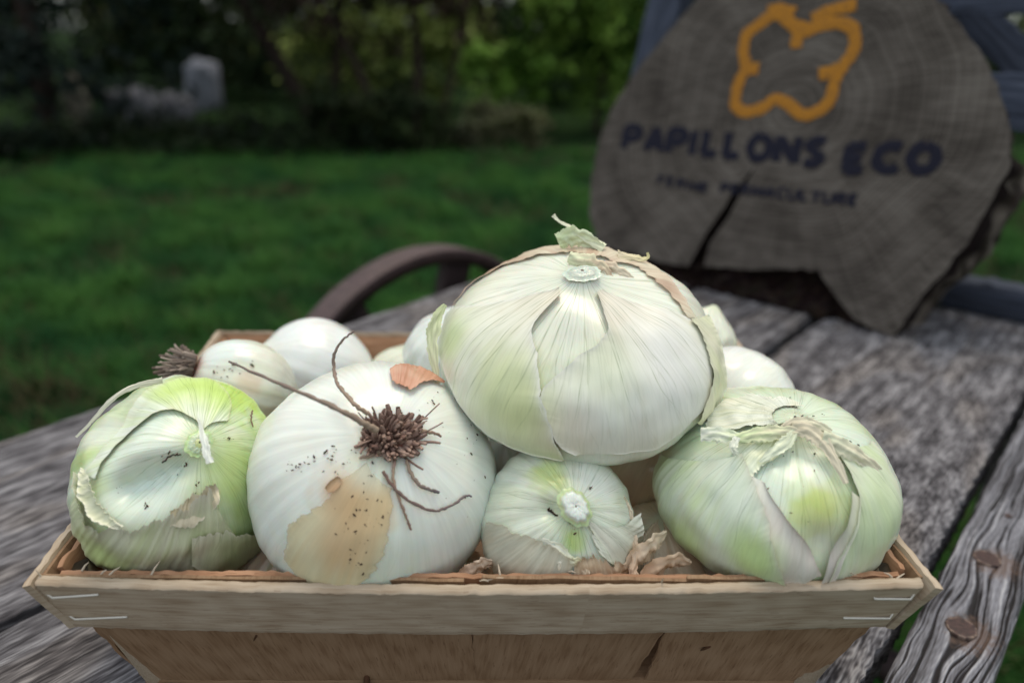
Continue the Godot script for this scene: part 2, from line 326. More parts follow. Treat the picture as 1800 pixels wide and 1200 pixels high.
	# C: front left, its skin torn open
	o = onion("green tinged onion at the front left corner with torn, folded back skin", Vector3(-0.1696, 0.6412, -0.3186), Vector3(0.77542, -0.16945, -0.60829), Vector3(0.53881, 0.67986, 0.49746), [0.0505, 0.044, 0.048, 0.88, 0.004, 0.009], {"sd": 3.0, "rf": 5.0, "ra": 0.0006, "lump": 0.004, "base": lin(0.68, 0.75, 0.58), "green": lin(0.45, 0.60, 0.20), "greens": 0.75, "neck": lin(0.55, 0.68, 0.32), "necks": 0.5, "low": lin(0.46, 0.56, 0.26), "lows": 0.6,
		"dents": [[[3.796, 0.633], 0.034, 0.013], [[2.781, 0.772], 0.010, 0.009], [[2.736, 0.83], 0.009, 0.009], [[2.651, 0.886], 0.008, 0.008], [[2.431, 0.928], 0.007, 0.006], [[2.413, 0.84], 0.012, 0.005], [[3.459, 0.866], 0.017, -0.003]],
		"blots": [[[-0.973, 0.756], 0.020, lin(0.50, 0.70, 0.14), 0.9, 1], [[-1.557, 0.743], 0.014, lin(0.52, 0.70, 0.16), 0.8, 1], [[-0.547, 0.645], 0.014, lin(0.50, 0.70, 0.14), 0.8, 1], [[3.599, 0.988], 0.008, lin(0.56, 0.60, 0.16), 0.8], [[3.527, 0.88], 0.020, lin(0.70, 0.78, 0.68), 0.8], [[2.561, 0.812], 0.018, lin(0.66, 0.74, 0.66), 0.8], [[0.751, 0.866], 0.018, lin(0.44, 0.58, 0.18), 0.8], [[2.435, 0.531], 0.014, lin(0.46, 0.58, 0.22), 0.7, 1], [[1.205, 0.595], 0.018, lin(0.40, 0.50, 0.22), 0.7, 1]]}, 460, 240)
	flap(o, "upper_skin", [[3.073, 0.711], [3.441, 0.749], [3.76, 0.784], [4.043, 0.824], [4.429, 0.872], [4.816, 0.934], [5.184, 0.966]], [[3.208, 0.651], [3.684, 0.671], [4.124, 0.663], [4.488, 0.653], [4.82, 0.693], [5.188, 0.709], [5.732, 0.89]], {"off": 0.0012, "ca": 0.0010, "cb": 0.0, "wr": 0.0005, "col": lin(0.72, 0.77, 0.70), "col2": lin(0.62, 0.72, 0.44), "mix": 0.35, "edge": lin(0.62, 0.60, 0.40), "edges": 0.7, "ew": 0.03, "nu": 140, "nv": 50})
	flap(o, "lower_skin", [[3.244, 0.639], [2.925, 0.655], [2.664, 0.671], [2.467, 0.719], [2.274, 0.768], [2.085, 0.82], [1.901, 0.858], [1.515, 0.876]], [[3.015, 0.573], [2.768, 0.445], [2.516, 0.425], [2.202, 0.447], [1.883, 0.533], [1.546, 0.477], [1.227, 0.489], [1.021, 0.511]], {"off": 0.0020, "ca": 0.0040, "cb": 0.0, "wr": 0.0010, "wf": 60.0, "rough": 0.05, "mat": "thin_skin", "alpha": 0.92, "rim_alpha": 0.75, "col": lin(0.62, 0.62, 0.46), "col2": lin(0.50, 0.56, 0.30), "mix": 0.45, "edge": lin(0.80, 0.76, 0.66), "edges": 0.85, "ew": 0.06, "nu": 180, "nv": 90, "label": "torn outer skin folded down round the lower half"})
	flap(o, "folded_skin", [[3.271, 0.657], [3.01, 0.665], [2.723, 0.683], [2.48, 0.721]], [[3.064, 0.715], [2.867, 0.711], [2.664, 0.721], [2.467, 0.733]], {"off": 0.0036, "ca": 0.0016, "cb": 0.0022, "wr": 0.0012, "wf": 120.0, "rough": 0.10, "col": lin(0.70, 0.70, 0.56), "col2": lin(0.60, 0.62, 0.40), "edge": lin(0.84, 0.82, 0.74), "edges": 0.7, "nu": 80, "nv": 30})
	flap(o, "folded_skin", [[2.116, 0.822], [1.91, 0.864], [1.569, 0.896], [1.398, 0.896]], [[2.036, 0.778], [1.798, 0.79], [1.533, 0.828], [1.353, 0.872]], {"off": 0.0030, "ca": 0.0012, "cb": 0.0004, "wr": 0.0016, "wf": 140.0, "rough": 0.10, "col": lin(0.62, 0.54, 0.38), "col2": lin(0.70, 0.62, 0.46), "edge": lin(0.80, 0.74, 0.62), "edges": 0.5, "nu": 60, "nv": 24, "mat": "plain_skin"})
	flap(o, "papery_skin", [[1.78, 0.76], [1.465, 0.754], [1.128, 0.677], [0.796, 0.537]], [[1.703, 0.623], [1.411, 0.523], [1.16, 0.495], [0.989, 0.515]], {"off": 0.0040, "ca": 0.0006, "cb": 0.0003, "wr": 0.0008, "rough": 0.05, "col": lin(0.55, 0.60, 0.40), "col2": lin(0.62, 0.62, 0.48), "edges": 0.6, "nu": 60, "nv": 30})
	strip(o, "skin_strip", [Vector3(-0.0015, 0.0582, -0.0073), Vector3(-0.0021, 0.0620, 0.0027), Vector3(-0.0021, 0.0621, 0.0094), Vector3(-0.0018, 0.0617, 0.0144)], [0.0020, 0.0032, 0.0034, 0.0036], lin(0.74, 0.78, 0.72), lin(0.80, 0.82, 0.76), 0.4, Vector3(0, 0.5, 1))
	strip(o, "skin_strip", [Vector3(-0.0029, 0.0191, -0.0439), Vector3(-0.0145, 0.0171, -0.0432), Vector3(-0.0249, 0.0149, -0.0394), Vector3(-0.0338, 0.0084, -0.0320), Vector3(-0.0417, 0.0021, -0.0263)], [0.0030, 0.0026, 0.0022, 0.0018, 0.0012], lin(0.66, 0.64, 0.52), lin(0.74, 0.72, 0.62), 0.7, Vector3(0, 1, 0.5))
	neck_stub(o, 0.0048, 0.0010, 0.8, 0.8, lin(0.40, 0.50, 0.26), lin(0.64, 0.70, 0.54))
	specks(o, [[3.006, 0.922, 0.05], [1.771, 0.9, 0.05], [1.299, 0.97, 0.08], [-0.089, 0.922, 0.08], [2.435, 0.794, 0.02], [2.849, 0.741, 0.02], [2.305, 0.946, 0.06]], 50, 43, 0.00042)
	root_or_slit(o, lay(o, [[2.884, 0.902], [2.934, 0.936], [2.763, 0.956]], 0.0012), 0.0004, 0.0003, lin(0.06, 0.05, 0.04), lin(0.06, 0.05, 0.04))
	root_or_slit(o, lay(o, [[-0.475, 0.752], [-0.376, 0.794], [-0.228, 0.802]], 0.0012), 0.0004, 0.0003, lin(0.20, 0.12, 0.10), lin(0.2, 0.14, 0.10))

	# D: front right
	o = onion("pale green onion at the front right corner with crumpled skin at its neck", Vector3(0.1343, 0.6353, -0.3183), Vector3(0.92509, -0.08373, 0.37040), Vector3(-0.00381, 0.97330, 0.22951), [0.0585, 0.042, 0.037, 0.86, 0.004, 0.009], {"sd": 4.0, "rf": 5.0, "ra": 0.0006, "lump": 0.003, "base": lin(0.67, 0.75, 0.60), "green": lin(0.54, 0.68, 0.34), "greens": 0.65, "neck": lin(0.62, 0.72, 0.50), "necks": 0.5,
		"dents": [[[1.398, 0.906], 0.014, 0.0025], [[1.182, 0.643], 0.012, 0.003]],
		"blots": [[[1.137, 0.758], 0.0115, lin(0.50, 0.56, 0.14), 0.85], [[1.254, 0.747], 0.009, lin(0.50, 0.64, 0.16), 0.6], [[2.206, 0.437], 0.014, lin(0.52, 0.66, 0.28), 0.7, 1], [[1.64, 0.585], 0.012, lin(0.50, 0.66, 0.24), 0.8, 1], [[0.607, 0.669], 0.02, lin(0.58, 0.70, 0.40), 0.6, 1], [[1.973, 0.749], 0.016, lin(0.70, 0.78, 0.70), 0.5, 1], [[1.182, 0.663], 0.012, lin(0.66, 0.62, 0.46), 0.5]]}, 500, 250)
	flap(o, "skin_flap", [[2.974, 0.559], [2.786, 0.449], [2.503, 0.397], [2.22, 0.361], [1.892, 0.339], [1.555, 0.339]], [[2.193, 0.842], [1.901, 0.796], [1.658, 0.727], [1.528, 0.633], [1.425, 0.547], [1.339, 0.461]], {"off": 0.0014, "ca": 0.0, "cb": 0.0026, "col": lin(0.67, 0.75, 0.60), "col2": lin(0.58, 0.70, 0.40), "mix": 0.35, "edge": lin(0.72, 0.66, 0.54), "edges": 0.55, "ew": 0.03, "nu": 120, "nv": 100})
	flap(o, "pink_fold", [[1.941, 0.802], [1.699, 0.733], [1.56, 0.639], [1.362, 0.475]], [[1.757, 0.798], [1.479, 0.727], [1.295, 0.661], [1.169, 0.561]], {"off": 0.0024, "ca": 0.0004, "cb": 0.0014, "col": lin(0.68, 0.66, 0.58), "col2": lin(0.64, 0.56, 0.50), "mix": 0.45, "edge": lin(0.66, 0.52, 0.46), "edges": 0.6, "ew": 0.08, "wr": 0.0008, "nu": 90, "nv": 40, "mat": "plain_skin"})
	flap(o, "skin_flap", [[0.607, 0.938], [0.684, 0.848], [0.756, 0.774], [0.908, 0.687], [1.052, 0.593], [1.106, 0.499]], [[-0.268, 0.798], [0.033, 0.731], [0.244, 0.647], [0.441, 0.563], [0.558, 0.441], [0.76, 0.405]], {"off": 0.0016, "ca": 0.0022, "cb": 0.0, "col": lin(0.68, 0.74, 0.58), "col2": lin(0.60, 0.70, 0.42), "mix": 0.4, "edge": lin(0.74, 0.72, 0.62), "edges": 0.7, "ew": 0.04, "nu": 120, "nv": 80})
	flap(o, "pink_fold", [[0.805, 0.798], [0.958, 0.715], [1.097, 0.627], [1.16, 0.531]], [[0.738, 0.772], [0.886, 0.675], [1.003, 0.587], [1.052, 0.481]], {"off": 0.0030, "ca": 0.0010, "cb": 0.0004, "col": lin(0.66, 0.62, 0.56), "col2": lin(0.60, 0.54, 0.50), "mix": 0.4, "edges": 0.4, "nu": 70, "nv": 26, "mat": "plain_skin"})
	flap(o, "upper_skin", [[2.561, 0.85], [2.346, 0.9], [1.896, 0.932], [1.542, 0.95]], [[1.919, 0.786], [1.91, 0.814], [1.843, 0.856], [1.604, 0.918]], {"off": 0.0022, "ca": 0.0008, "cb": 0.0008, "wr": 0.0013, "wf": 100.0, "rough": 0.06, "col": lin(0.68, 0.74, 0.60), "col2": lin(0.66, 0.70, 0.46), "edges": 0.4})
	flap(o, "top_skin", [[2.997, 0.78], [3.383, 0.816], [3.81, 0.864], [4.29, 0.908], [4.964, 0.95]], [[2.772, 0.794], [2.66, 0.874], [2.521, 0.942], [1.816, 0.98], [0.365, 0.974]], {"off": 0.0016, "ca": 0.0002, "cb": 0.0014, "wr": 0.0010, "wf": 110.0, "rough": 0.05, "col": lin(0.70, 0.74, 0.66), "col2": lin(0.66, 0.68, 0.52), "edges": 0.4})
	strip(o, "crumpled_skin", [Vector3(-0.0395, 0.0390, 0.0215), Vector3(-0.0320, 0.0420, 0.0214), Vector3(-0.0243, 0.0430, 0.0215), Vector3(-0.0161, 0.0435, 0.0204)], [0.006, 0.0075, 0.0065, 0.003], lin(0.74, 0.76, 0.66), lin(0.66, 0.74, 0.50), 0.30, Vector3(0, 0.8, 0.6))
	strip(o, "crumpled_skin", [Vector3(-0.0241, 0.0442, 0.0244), Vector3(-0.0153, 0.0452, 0.0187), Vector3(-0.0059, 0.0467, 0.0150), Vector3(0.0031, 0.0480, 0.0128)], [0.003, 0.0075, 0.008, 0.003], lin(0.62, 0.72, 0.42), lin(0.64, 0.60, 0.44), 0.35, Vector3(0, 0.8, 0.6))
	strip(o, "crumpled_skin", [Vector3(-0.0011, 0.0483, 0.0116), Vector3(0.0057, 0.0493, 0.0121), Vector3(0.0124, 0.0477, 0.0147), Vector3(0.0193, 0.0437, 0.0204), Vector3(0.0257, 0.0381, 0.0275)], [0.005, 0.008, 0.007, 0.0045, 0.002], lin(0.60, 0.54, 0.40), lin(0.68, 0.62, 0.48), 0.35, Vector3(0, 0.8, 0.6))
	strip(o, "crumpled_skin", [Vector3(0.0121, 0.0487, 0.0139), Vector3(0.0213, 0.0456, 0.0127), Vector3(0.0309, 0.0407, 0.0112), Vector3(0.0408, 0.0332, 0.0090)], [0.007, 0.009, 0.007, 0.003], lin(0.66, 0.68, 0.50), lin(0.66, 0.60, 0.46), 0.5, Vector3(0, 0.8, 0.6))
	strip(o, "crumpled_skin", [Vector3(-0.0051, 0.0470, 0.0117), Vector3(0.0004, 0.0491, 0.0077), Vector3(0.0077, 0.0498, 0.0069), Vector3(0.0161, 0.0480, 0.0075)], [0.002, 0.005, 0.006, 0.002], lin(0.62, 0.55, 0.42), lin(0.66, 0.64, 0.48), 0.3, Vector3(0, 0.8, 0.6))
	strip(o, "crumpled_skin", [Vector3(0.0005, 0.0482, 0.0124), Vector3(-0.0016, 0.0456, 0.0181), Vector3(-0.0066, 0.0429, 0.0250), Vector3(-0.0116, 0.0394, 0.0298)], [0.003, 0.006, 0.005, 0.001], lin(0.66, 0.70, 0.50), lin(0.70, 0.75, 0.60), 0.3, Vector3(0, 0.8, 0.6))
	strip(o, "skin_edge", [Vector3(-0.0234, 0.0458, 0.0243), Vector3(-0.0238, 0.0436, 0.0289), Vector3(-0.0213, 0.0412, 0.0311)], [0.003, 0.004, 0.001], lin(0.78, 0.80, 0.70), lin(0.74, 0.77, 0.62), 0.5, Vector3(0, 0.5, 0.8))
	specks(o, [[-0.628, 0.972, 0.10], [0.455, 0.942, 0.12], [4.51, 0.95, 0.10], [0.311, 0.886, 0.15], [1.986, 0.685, 0.3], [1.569, 0.848, 0.4]], 70, 44, 0.00045)

	# E: small, in the middle of the front row
	o = onion("small onion in the middle of the front row, its cut neck facing the viewer", Vector3(0.0232, 0.6218, -0.3071), Vector3(0.98860, -0.13696, -0.06251), Vector3(0.14081, 0.69428, 0.70580), [0.038, 0.036, 0.038, 0.88, 0.004, 0.008], {"sd": 5.0, "rf": 4.0, "ra": 0.0009, "lump": 0.0025, "base": lin(0.70, 0.74, 0.62), "greens": 0.35, "neck": lin(0.56, 0.64, 0.34), "necks": 0.75, "low": lin(0.66, 0.52, 0.36), "lows": 0.7,
		"dents": [[[3.024, 0.918], 0.007, 0.004], [[2.943, 0.838], 0.010, 0.002]],
		"blots": [[[4.057, 0.834], 0.009, lin(0.50, 0.60, 0.18), 0.75], [[4.191, 0.908], 0.005, lin(0.46, 0.56, 0.16), 0.7], [[1.488, 0.882], 0.006, lin(0.50, 0.64, 0.18), 0.85], [[-0.821, 0.866], 0.014, lin(0.76, 0.79, 0.72), 0.7], [[0.509, 0.872], 0.010, lin(0.70, 0.74, 0.64), 0.5]]}, 380, 220)
	flap(o, "torn_skin", [[2.988, 0.635], [2.826, 0.735], [2.539, 0.806], [2.242, 0.84], [1.829, 0.844], [1.447, 0.81]], [[2.593, 0.449], [2.319, 0.449], [2.094, 0.507], [1.919, 0.603], [1.762, 0.677], [1.551, 0.758]], {"off": 0.0012, "ca": 0.0012, "cb": 0.0, "rough": 0.03, "col": lin(0.68, 0.68, 0.56), "col2": lin(0.64, 0.58, 0.44), "mix": 0.3, "edge": lin(0.72, 0.60, 0.46), "edges": 0.6, "nu": 100, "nv": 60, "mat": "thin_skin", "alpha": 0.9, "rim_alpha": 0.7})
	flap(o, "torn_skin", [[1.492, 0.814], [1.151, 0.826], [0.796, 0.754], [0.495, 0.571]], [[1.42, 0.679], [1.191, 0.609], [0.899, 0.537], [0.715, 0.553]], {"off": 0.0018, "ca": 0.0020, "cb": 0.0, "rough": 0.10, "wr": 0.0012, "wf": 140.0, "col": lin(0.66, 0.50, 0.34), "col2": lin(0.70, 0.62, 0.46), "mix": 0.4, "edge": lin(0.82, 0.78, 0.68), "edges": 0.8, "nu": 80, "nv": 50, "mat": "plain_skin"})
	flap(o, "side_skin", [[0.625, 0.938], [0.89, 0.892], [0.931, 0.828], [0.819, 0.741]], [[-0.035, 0.711], [0.145, 0.663], [0.289, 0.587], [0.5, 0.571]], {"off": 0.0012, "ca": 0.0004, "cb": 0.0030, "rough": 0.05, "col": lin(0.70, 0.73, 0.62), "col2": lin(0.66, 0.64, 0.54), "mix": 0.3, "edges": 0.5, "nu": 60, "nv": 40})
	strip(o, "dry_leaf", [Vector3(0.0285, 0.0173, 0.0249), Vector3(0.0363, 0.0193, 0.0168), Vector3(0.0431, 0.0202, 0.0111), Vector3(0.0495, 0.0201, 0.0053)], [0.004, 0.014, 0.013, 0.003], lin(0.74, 0.56, 0.40), lin(0.72, 0.62, 0.48), 0.5, Vector3(0, 0.5, 0.8))
	strip(o, "dry_leaf", [Vector3(0.0353, 0.0178, 0.0310), Vector3(0.0430, 0.0198, 0.0229), Vector3(0.0527, 0.0206, 0.0184), Vector3(0.0608, 0.0213, 0.0192)], [0.004, 0.013, 0.012, 0.003], lin(0.70, 0.50, 0.34), lin(0.76, 0.62, 0.46), 0.5, Vector3(0, 0.5, 0.8))
	strip(o, "dry_leaf", [Vector3(-0.0493, 0.0020, 0.0340), Vector3(-0.0431, 0.0049, 0.0286), Vector3(-0.0369, 0.0074, 0.0245), Vector3(-0.0323, 0.0096, 0.0231)], [0.004, 0.010, 0.009, 0.002], lin(0.70, 0.50, 0.36), lin(0.78, 0.66, 0.52), 0.5, Vector3(0, 0.5, 0.8))
	strip(o, "torn_edge", [Vector3(0.0263, 0.0225, -0.0102), Vector3(0.0287, 0.0238, -0.0047), Vector3(0.0312, 0.0247, 0.0019)], [0.003, 0.006, 0.002], lin(0.72, 0.66, 0.52), lin(0.74, 0.60, 0.46), 0.5, Vector3(0, 0.3, 1))
	neck_stub(o, 0.0064, 0.0028, 0.72, -0.9, lin(0.62, 0.67, 0.58), lin(0.78, 0.81, 0.77))
	strip(o, "torn_edge", [Vector3(-0.0133, 0.0304, 0.0149), Vector3(-0.0065, 0.0309, 0.0182), Vector3(-0.0003, 0.0299, 0.0227), Vector3(0.0038, 0.0302, 0.0232), Vector3(0.0048, 0.0283, 0.0255)], [0.003, 0.006, 0.006, 0.004, 0.002], lin(0.78, 0.78, 0.68), lin(0.74, 0.74, 0.50), 0.35, Vector3(0, 0.8, 0.6))
	strip(o, "torn_edge", [Vector3(-0.0047, 0.0299, 0.0187), Vector3(-0.0039, 0.0294, 0.0229), Vector3(-0.0045, 0.0276, 0.0270)], [0.005, 0.004, 0.001], lin(0.78, 0.76, 0.66), lin(0.74, 0.68, 0.54), 0.6, Vector3(0, 0.3, 1))
	strip(o, "torn_edge", [Vector3(0.0078, 0.0289, 0.0221), Vector3(0.0081, 0.0281, 0.0270), Vector3(0.0085, 0.0265, 0.0311)], [0.005, 0.004, 0.001], lin(0.72, 0.62, 0.46), lin(0.66, 0.50, 0.34), 0.6, Vector3(0, 0.3, 1))
	strip(o, "dry_leaf", [Vector3(0.0324, 0.0223, 0.0082), Vector3(0.0338, 0.0211, 0.0171), Vector3(0.0325, 0.0199, 0.0249), Vector3(0.0338, 0.0187, 0.0336)], [0.003, 0.004, 0.005, 0.002], lin(0.68, 0.56, 0.42), lin(0.66, 0.46, 0.32), 0.6, Vector3(0, 0.3, 1))
	root_or_slit(o, lay(o, [[3.073, 0.912], [2.925, 0.924], [2.646, 0.942]], 0.0005), 0.0006, 0.0004, lin(0.03, 0.025, 0.02), lin(0.05, 0.04, 0.03))  # no root: a dark slit beside the neck, its shade drawn near black
	root_or_slit(o, lay(o, [[2.471, 0.958], [2.027, 0.956], [1.73, 0.952]], 0.0006), 0.0006, 0.0004, lin(0.03, 0.025, 0.02), lin(0.05, 0.04, 0.03))  # a second slit, the dark of the gap painted as a thin tube
	specks(o, [[-0.879, 0.898, 0.02], [2.143, 0.695, 0.02], [3.14, 0.958, 0.10], [1.492, 0.914, 0.12]], 22, 45, 0.0005)

	# F: back left, roots to the left
	o = onion("onion at the left rim with its shaggy grey root tuft pointing left", Vector3(-0.1638, 0.6469, -0.4080), Vector3(0.40619, 0.89178, -0.19933), Vector3(0.83451, -0.45089, -0.31668), [0.0275, 0.03, 0.034, 1, 0.004, 0.009], {"sd": 6.0, "rf": 4.0, "ra": 0.0004, "lump": 0.0015, "base": lin(0.72, 0.74, 0.64), "greens": 0.25, "low": lin(0.68, 0.58, 0.50), "lows": 0.6, "blots": [[[-0.304, 0.297], 0.014, lin(0.68, 0.80, 0.80), 0.6], [[-0.695, 0.062], 0.007, lin(0.46, 0.20, 0.17), 0.8], [[-1.144, 0.473], 0.008, lin(0.66, 0.44, 0.28), 0.5]]}, 260, 150)
	root_tuft(o, 320, 0.0095, 0.0112, 32, 0.9, 0.00115, lin(0.10, 0.075, 0.062), lin(0.34, 0.28, 0.24), Vector3(-0.792, -0.732, 0.242))
	specks(o, [[-1.014, 0.291, 0.15], [-0.574, 0.381, 0.2]], 14, 46, 0.0006)

	o = onion("smooth bluish white onion at the back, right of the root tuft", Vector3(-0.1402, 0.6202, -0.4782), Vector3(0.57867, 0.81416, 0.04778), Vector3(-0.76864, 0.52486, 0.36567), [0.039, 0.041, 0.041, 0.95, 0.006, 0.01], {"sd": 7.0, "rf": 3.0, "ra": 0.0006, "lump": 0.0015, "base": lin(0.78, 0.81, 0.80), "greens": 0.05, "lows": 0.15, "low": lin(0.72, 0.66, 0.60)}, 200, 120, "smooth_onion")
	onion("white onion half hidden behind the left shoulder of the top onion", Vector3(-0.0336, 0.6527, -0.4323), Vector3(0.95634, -0.27190, -0.10718), Vector3(0.28194, 0.95488, 0.09330), [0.034, 0.034, 0.034, 0.95, 0.006, 0.01], {"sd": 8.0, "rf": 4.0, "base": lin(0.74, 0.79, 0.76), "greens": 0.15}, 200, 120)
	onion("cream onion low at the back wall, behind the root facing onion", Vector3(-0.0713, 0.6082, -0.4730), Vector3(0.94780, -0.27302, -0.16471), Vector3(0.28207, 0.95880, 0.03386), [0.036, 0.034, 0.034, 0.95, 0.006, 0.01], {"sd": 9.0, "base": lin(0.72, 0.74, 0.60), "greens": 0.3}, 160, 100)
	onion("small cream onion peeping over the right shoulder of the top onion", Vector3(0.1296, 0.6429, -0.4770), Vector3(0.87224, -0.26040, 0.41400), Vector3(0.43719, 0.79457, -0.42133), [0.0255, 0.026, 0.027, 0.95, 0.006, 0.008], {"sd": 10.0, "base": lin(0.75, 0.77, 0.64), "greens": 0.15}, 160, 100, "smooth_onion")
	onion("smooth white onion at the right rim behind the pale green onion", Vector3(0.1372, 0.6340, -0.4025), Vector3(0.76197, -0.00865, 0.64755), Vector3(0.64757, 0.02192, -0.76169), [0.0375, 0.036, 0.036, 0.95, 0.006, 0.01], {"sd": 11.0, "rf": 3.0, "ra": 0.0006, "lump": 0.0015, "base": lin(0.79, 0.82, 0.78), "greens": 0.12}, 220, 130, "smooth_onion")
	onion("tan skinned onion in the dark hollow under the top onion", Vector3(0.0822, 0.6076, -0.3804), Vector3(0.93949, -0.27385, 0.20583), Vector3(0.26980, 0.96172, 0.04803), [0.036, 0.03, 0.03, 0.95, 0.006, 0.01], {"sd": 12.0, "base": lin(0.72, 0.60, 0.40), "green": lin(0.64, 0.44, 0.26), "greens": 0.8}, 160, 100, "smooth_onion")
	onion("white onion wedged between the top, small and root facing onions", Vector3(0.0017, 0.6177, -0.3738), Vector3(0.96177, 0.27385, 0.00172), Vector3(-0.27382, 0.96173, -0.01030), [0.026, 0.026, 0.026, 0.95, 0.005, 0.01], {"sd": 13.0, "base": lin(0.74, 0.76, 0.68)}, 140, 90, "smooth_onion")
	o = onion("papery tan onion low between the small and the pale green onion", Vector3(0.0866, 0.5807, -0.3254), Vector3(0.93458, 0.19820, 0.29544), Vector3(-0.25232, 0.95470, 0.15771), [0.034, 0.031, 0.028, 0.95, 0.002, 0.01], {"sd": 14.0, "base": lin(0.82, 0.68, 0.50), "green": lin(0.72, 0.50, 0.33), "greens": 0.9, "ra": 0.0012}, 200, 120, "smooth_onion")
	flap(o, "papery_skin", [[2.314, 0.743], [2.269, 0.868], [2.09, 0.942], [0.612, 0.944]], [[2.094, 0.593], [1.69, 0.623], [1.241, 0.619], [0.792, 0.565]], {"off": 0.0012, "ca": 0.0008, "wr": 0.0008, "wf": 60.0, "rough": 0.12, "col": lin(0.74, 0.54, 0.36), "col2": lin(0.72, 0.62, 0.46), "edge": lin(0.80, 0.66, 0.50), "mat": "thin_skin", "alpha": 0.9, "rim_alpha": 0.6, "nu": 80, "nv": 40})
	onion("tan onion low in front of the root facing onion, mostly hidden", Vector3(-0.0334, 0.5733, -0.3114), Vector3(0.97606, -0.14874, -0.15872), Vector3(0.19296, 0.92885, 0.31622), [0.024, 0.023, 0.023, 0.95, 0.005, 0.01], {"sd": 15.0, "base": lin(0.78, 0.64, 0.48), "greens": 0.2}, 120, 80, "smooth_onion")
	onion("tan onion low between the two left front onions, mostly hidden", Vector3(-0.1191, 0.5803, -0.3144), Vector3(0.91190, -0.27157, -0.30773), Vector3(0.21214, 0.95373, -0.21304), [0.026, 0.024, 0.024, 0.95, 0.005, 0.01], {"sd": 16.0, "base": lin(0.60, 0.42, 0.28), "greens": 0.2}, 120, 80, "smooth_onion")


# ---------------------------------------------------------------- textures and materials

func image_of(w: int, h: int, f: Callable) -> ImageTexture:   # f(x, y) gives a linear colour
	var data := PackedByteArray()
	data.resize(w * h * 3)
	var at := 0
	for y in h:
		for x in w:
			var c: Color = f.call(x, y)
			data[at] = int(255.0 * pow(clampf(c.r, 0, 1), 0.4545))
			data[at + 1] = int(255.0 * pow(clampf(c.g, 0, 1), 0.4545))
			data[at + 2] = int(255.0 * pow(clampf(c.b, 0, 1), 0.4545))
			at += 3
	return ImageTexture.create_from_image(Image.create_from_data(w, h, false, Image.FORMAT_RGB8, data))


func ramp(stops: Array, v: float) -> Color:   # stops of [value, colour]
	if v <= stops[0][0]:
		return stops[0][1]
	for k in stops.size() - 1:
		if v <= stops[k + 1][0]:
			return stops[k][1].lerp(stops[k + 1][1], (v - stops[k][0]) / (stops[k + 1][0] - stops[k][0]))
	return stops[-1][1]


func vein_texture(w: int, h: int, count: int, strength: float, sd: int) -> ImageTexture:
	# lines that run from the neck (bottom of the picture is the root end, v = 0) towards the root
	rng.seed = sd
	var buf := PackedFloat32Array()
	buf.resize(w * h)
	for i in count + 260:
		var faint := i >= count
		var x0 := rng.randf() * w
		var low := rng.randf_range(0.48, 0.82)
		if rng.randf() < 0.18:
			low = rng.randf_range(0.25, 0.45)
		var a0 := strength * rng.randf_range(0.35, 1.0) if not faint else rng.randf_range(0.07, 0.22)
		if faint:
			low = rng.randf_range(0.05, 0.75)
		var wide := rng.randf_range(0.9, 1.7)
		var bend := rng.randf_range(-60, 60)
		for y in range(int(low * h), h - 2):
			var t := float(y) / h
			var k := (t - low) / (1.0 - low)
			var a := a0 * smoothstep(0.0, 0.35, k) * (0.55 + 0.45 * k) * (0.75 + 0.5 * nz.get_noise_2d(x0 * 0.3, t * 20.0))
			var x := x0 + bend * (1.0 - k) * (1.0 - k) + 9.0 * nz.get_noise_2d(x0, t * 5.0) * (1.0 - k) * 2.0
			var sg := wide * (0.75 + 2.0 * pow(t, 4.0))
			var lo := int(x - 3.0 * sg)
			for xi in range(lo, int(x + 3.0 * sg) + 1):
				var d := (xi - x) / sg
				var at := y * w + posmod(xi, w)
				buf[at] = maxf(buf[at], a * exp(-d * d))
	var vein := Color(0.34, 0.40, 0.26)
	return image_of(w, h, func(x: int, y: int) -> Color:
		var ang := TAU * x / w
		var f := 0.5 * nz.get_noise_3d(cos(ang) * 60.0, sin(ang) * 60.0, y * 0.012) + 0.5 * nz.get_noise_3d(cos(ang) * 150.0, sin(ang) * 150.0, y * 0.03)
		var bl := nz.get_noise_3d(cos(ang) * 9.0, sin(ang) * 9.0, y * 0.02 + 40.0)
		var g := 0.975 + 0.05 * f + 0.02 * bl
		return Color(g, g, g).lerp(vein, clampf(buf[y * w + x], 0.0, 0.9)))


func std(tex: Texture2D, rough: float, spec := 0.5) -> StandardMaterial3D:
	var m := StandardMaterial3D.new()
	m.vertex_color_use_as_albedo = true
	m.roughness = rough
	m.metallic_specular = spec
	if tex:
		m.albedo_texture = tex
	return m


